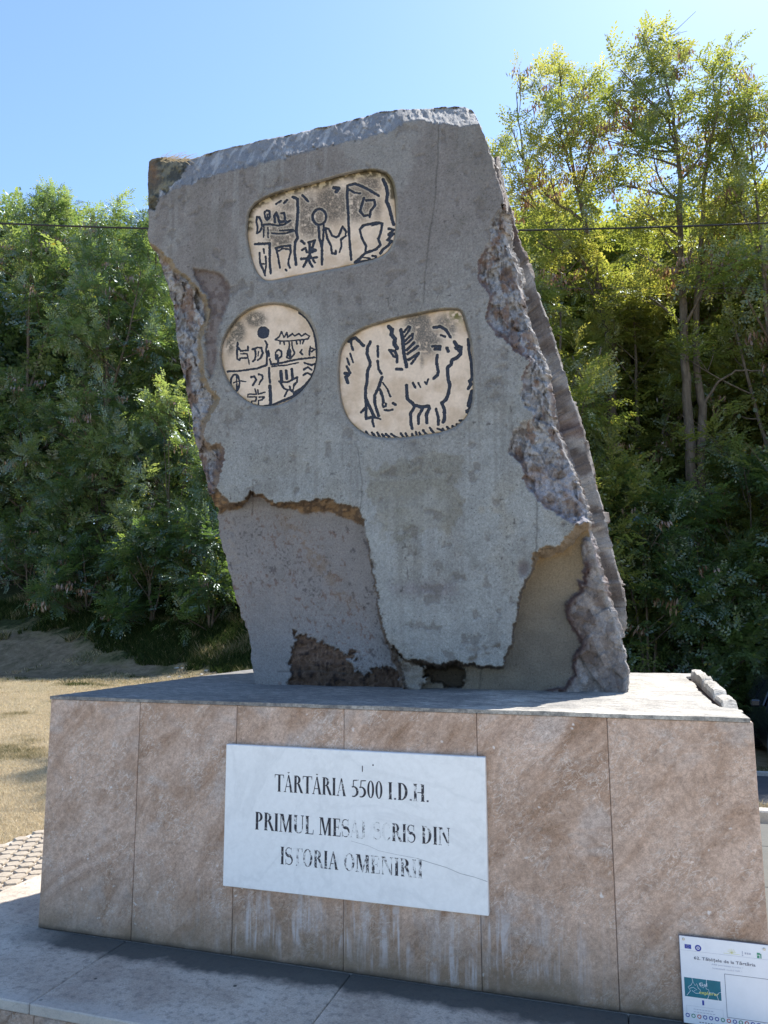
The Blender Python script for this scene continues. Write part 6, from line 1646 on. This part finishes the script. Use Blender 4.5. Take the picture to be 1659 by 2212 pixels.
# lawn blades
def blades(name, n, region, hmin, hmax, wd, mat, label, mask, seed, tl):
    rg = np.random.default_rng(seed)
    d = rg.uniform(region[0], region[1], n); d = region[0] + (region[1] - region[0]) * rg.random(n) ** 1.35; px_ = rg.uniform(region[2], region[3], n)
    rr = rays(px_, np.full(n, 1345.)); rr[:, 2] = 0; rr /= np.linalg.norm(rr, axis=1)[:, None]
    x = CAM[0] + rr[:, 0] * d; y = CAM[1] + rr[:, 1] * d
    k = mask(x, y); x, y, d = x[k], y[k], d[k]; n = len(x)
    z = terrain(x, y) - .003
    pn = fbm(x * 1.1, y * 1.1, 7, 4)
    h = rg.uniform(hmin, hmax, n) * (.5 + 1.0 * pn); a = rg.uniform(0, 6.28, n); w = wd * (d / 9) ** .6
    base = np.stack([x, y, z], -1); s_ = np.stack([np.cos(a) * w, np.sin(a) * w, np.zeros(n)], -1)
    tip = base + np.stack([rg.normal(0, .6, n) * h, rg.normal(0, .6, n) * h, h], -1)
    V = np.stack([base - s_, base + s_, tip], 1).reshape(-1, 3)
    t = np.clip(tl(x, y, pn) + rg.normal(0, .13, n), 0, 1)
    tag(add(name, np_mesh(name, V, [np.arange(3 * n).reshape(-1, 3)], tint=np.repeat(t, 3)), mat), label, 'grass', kind='stuff')
def grass_mat():
    t = NT('grass_blades'); a = t.n('Attribute', attribute_name='tint').outputs['Fac']
    c = t.ramp(a, [(0, (.026, .046, .014)), (.30, (.080, .100, .034)), (.55, (.36, .295, .17)), (.8, (.53, .445, .295)), (1, (.65, .56, .40))])
    d = t.n('BsdfDiffuse'); t.l(c, d.inputs[0]); tl = t.n('BsdfTranslucent'); t.l(c, tl.inputs[0]); m = t.n('MixShader'); m.inputs[0].default_value = .3
    t.l(d.outputs[0], m.inputs[1]); t.l(tl.outputs[0], m.inputs[2]); t.l(m.outputs[0], t.out.inputs['Surface']); t.t.nodes.remove(t.b); return t.m
M['grass'] = grass_mat()
toe = lambda x, y: y - (15.0 + .10 * x)
blades('lawn_grass', 170000, (4.6, 24, -60, 150), .012, .045, .0045, M['grass'], 'short dry lawn grass left of the pedestal', lambda x, y: (x < -1.80) & (toe(x, y) < -.2 - 2.2 * fbm(x * .6, y * .6, 2)), 1, lambda x, y, p: .92 - .42 * sm((p - .56) * 5))
blades('far_lawn_grass', 90000, (13.5, 21, 120, 620), .012, .06, .0055, M['grass'], 'dry lawn and sparse tufts between the pedestal and the shaded bank', lambda x, y: toe(x, y) < 1.2, 4, lambda x, y, p: .85 - .6 * sm((p - .50) * 4))
blades('path_tufts', 26000, (13.5, 24, -40, 420), .03, .11, .008, M['grass'], 'sparse dry tufts along the dirt path under the left trees', lambda x, y: (toe(x, y) > -2.0) & (toe(x, y) < 3.0) & (fbm(x * .9, y * .9, 9) > .47), 5, lambda x, y, p: .62 - .5 * sm((p - .46) * 5))
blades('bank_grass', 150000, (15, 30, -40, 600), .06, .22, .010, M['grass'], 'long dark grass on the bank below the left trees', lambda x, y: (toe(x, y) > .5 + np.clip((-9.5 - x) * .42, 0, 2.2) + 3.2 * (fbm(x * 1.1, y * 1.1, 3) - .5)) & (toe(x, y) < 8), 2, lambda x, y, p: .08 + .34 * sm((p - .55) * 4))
blades('verge_grass', 16000, (8.0, 15, 1560, 1700), .02, .08, .006, M['grass'], 'strip of dry grass behind the kerb at the far right corner', lambda x, y: ((y > 4.22) & (y < 5.25)) | (y > 9.8), 3, lambda x, y, p: .75 - .3 * sm((y - 8) / 2))
# small pale stones scattered at the foot of the bank
rs = random.Random(9); stm = []
for k in range(4):
    r_ = np.random.default_rng(k); mb = MB(); mb.lathe([(0, -.5), (.8, -.3), (1, .1), (.7, .55), (0, .75)], (0, 0, 0), 2, 8)
    V = np.concatenate(mb.V) * (1 + .22 * r_.normal(0, 1, (sum(len(v) for v in mb.V), 1))); me = np_mesh('loose_stone', V, [np.concatenate(mb.Q)]); me.materials.append(M['kerb']); stm.append(me)
for k in range(26):
    pxx = 340 + 190 * rs.random() ** .8; y = 13.2 + rs.random() * 1.6; g = gpos(pxx, y); s_ = rs.uniform(.025, .075)
    o = bpy.data.objects.new('loose_stone', stm[k % 4]); COL.objects.link(o); o.location = (g[0], g[1], g[2] + s_ * .2); o.scale = (s_, s_ * rs.uniform(.7, 1.2), s_ * rs.uniform(.5, .8)); o.rotation_euler = (0, 0, rs.uniform(0, 6))
    big = 'larger' if s_ > .055 else 'tiny'
    where = 'nearest the path' if pxx < 430 else 'nearest the pedestal'
    tag(o, '%s pale loose stone at the foot of the bank, %s' % (big, where), 'stone', '%s loose stones at the foot of the bank %s' % (big, where))
print('foliage tris', FOL['tris'])
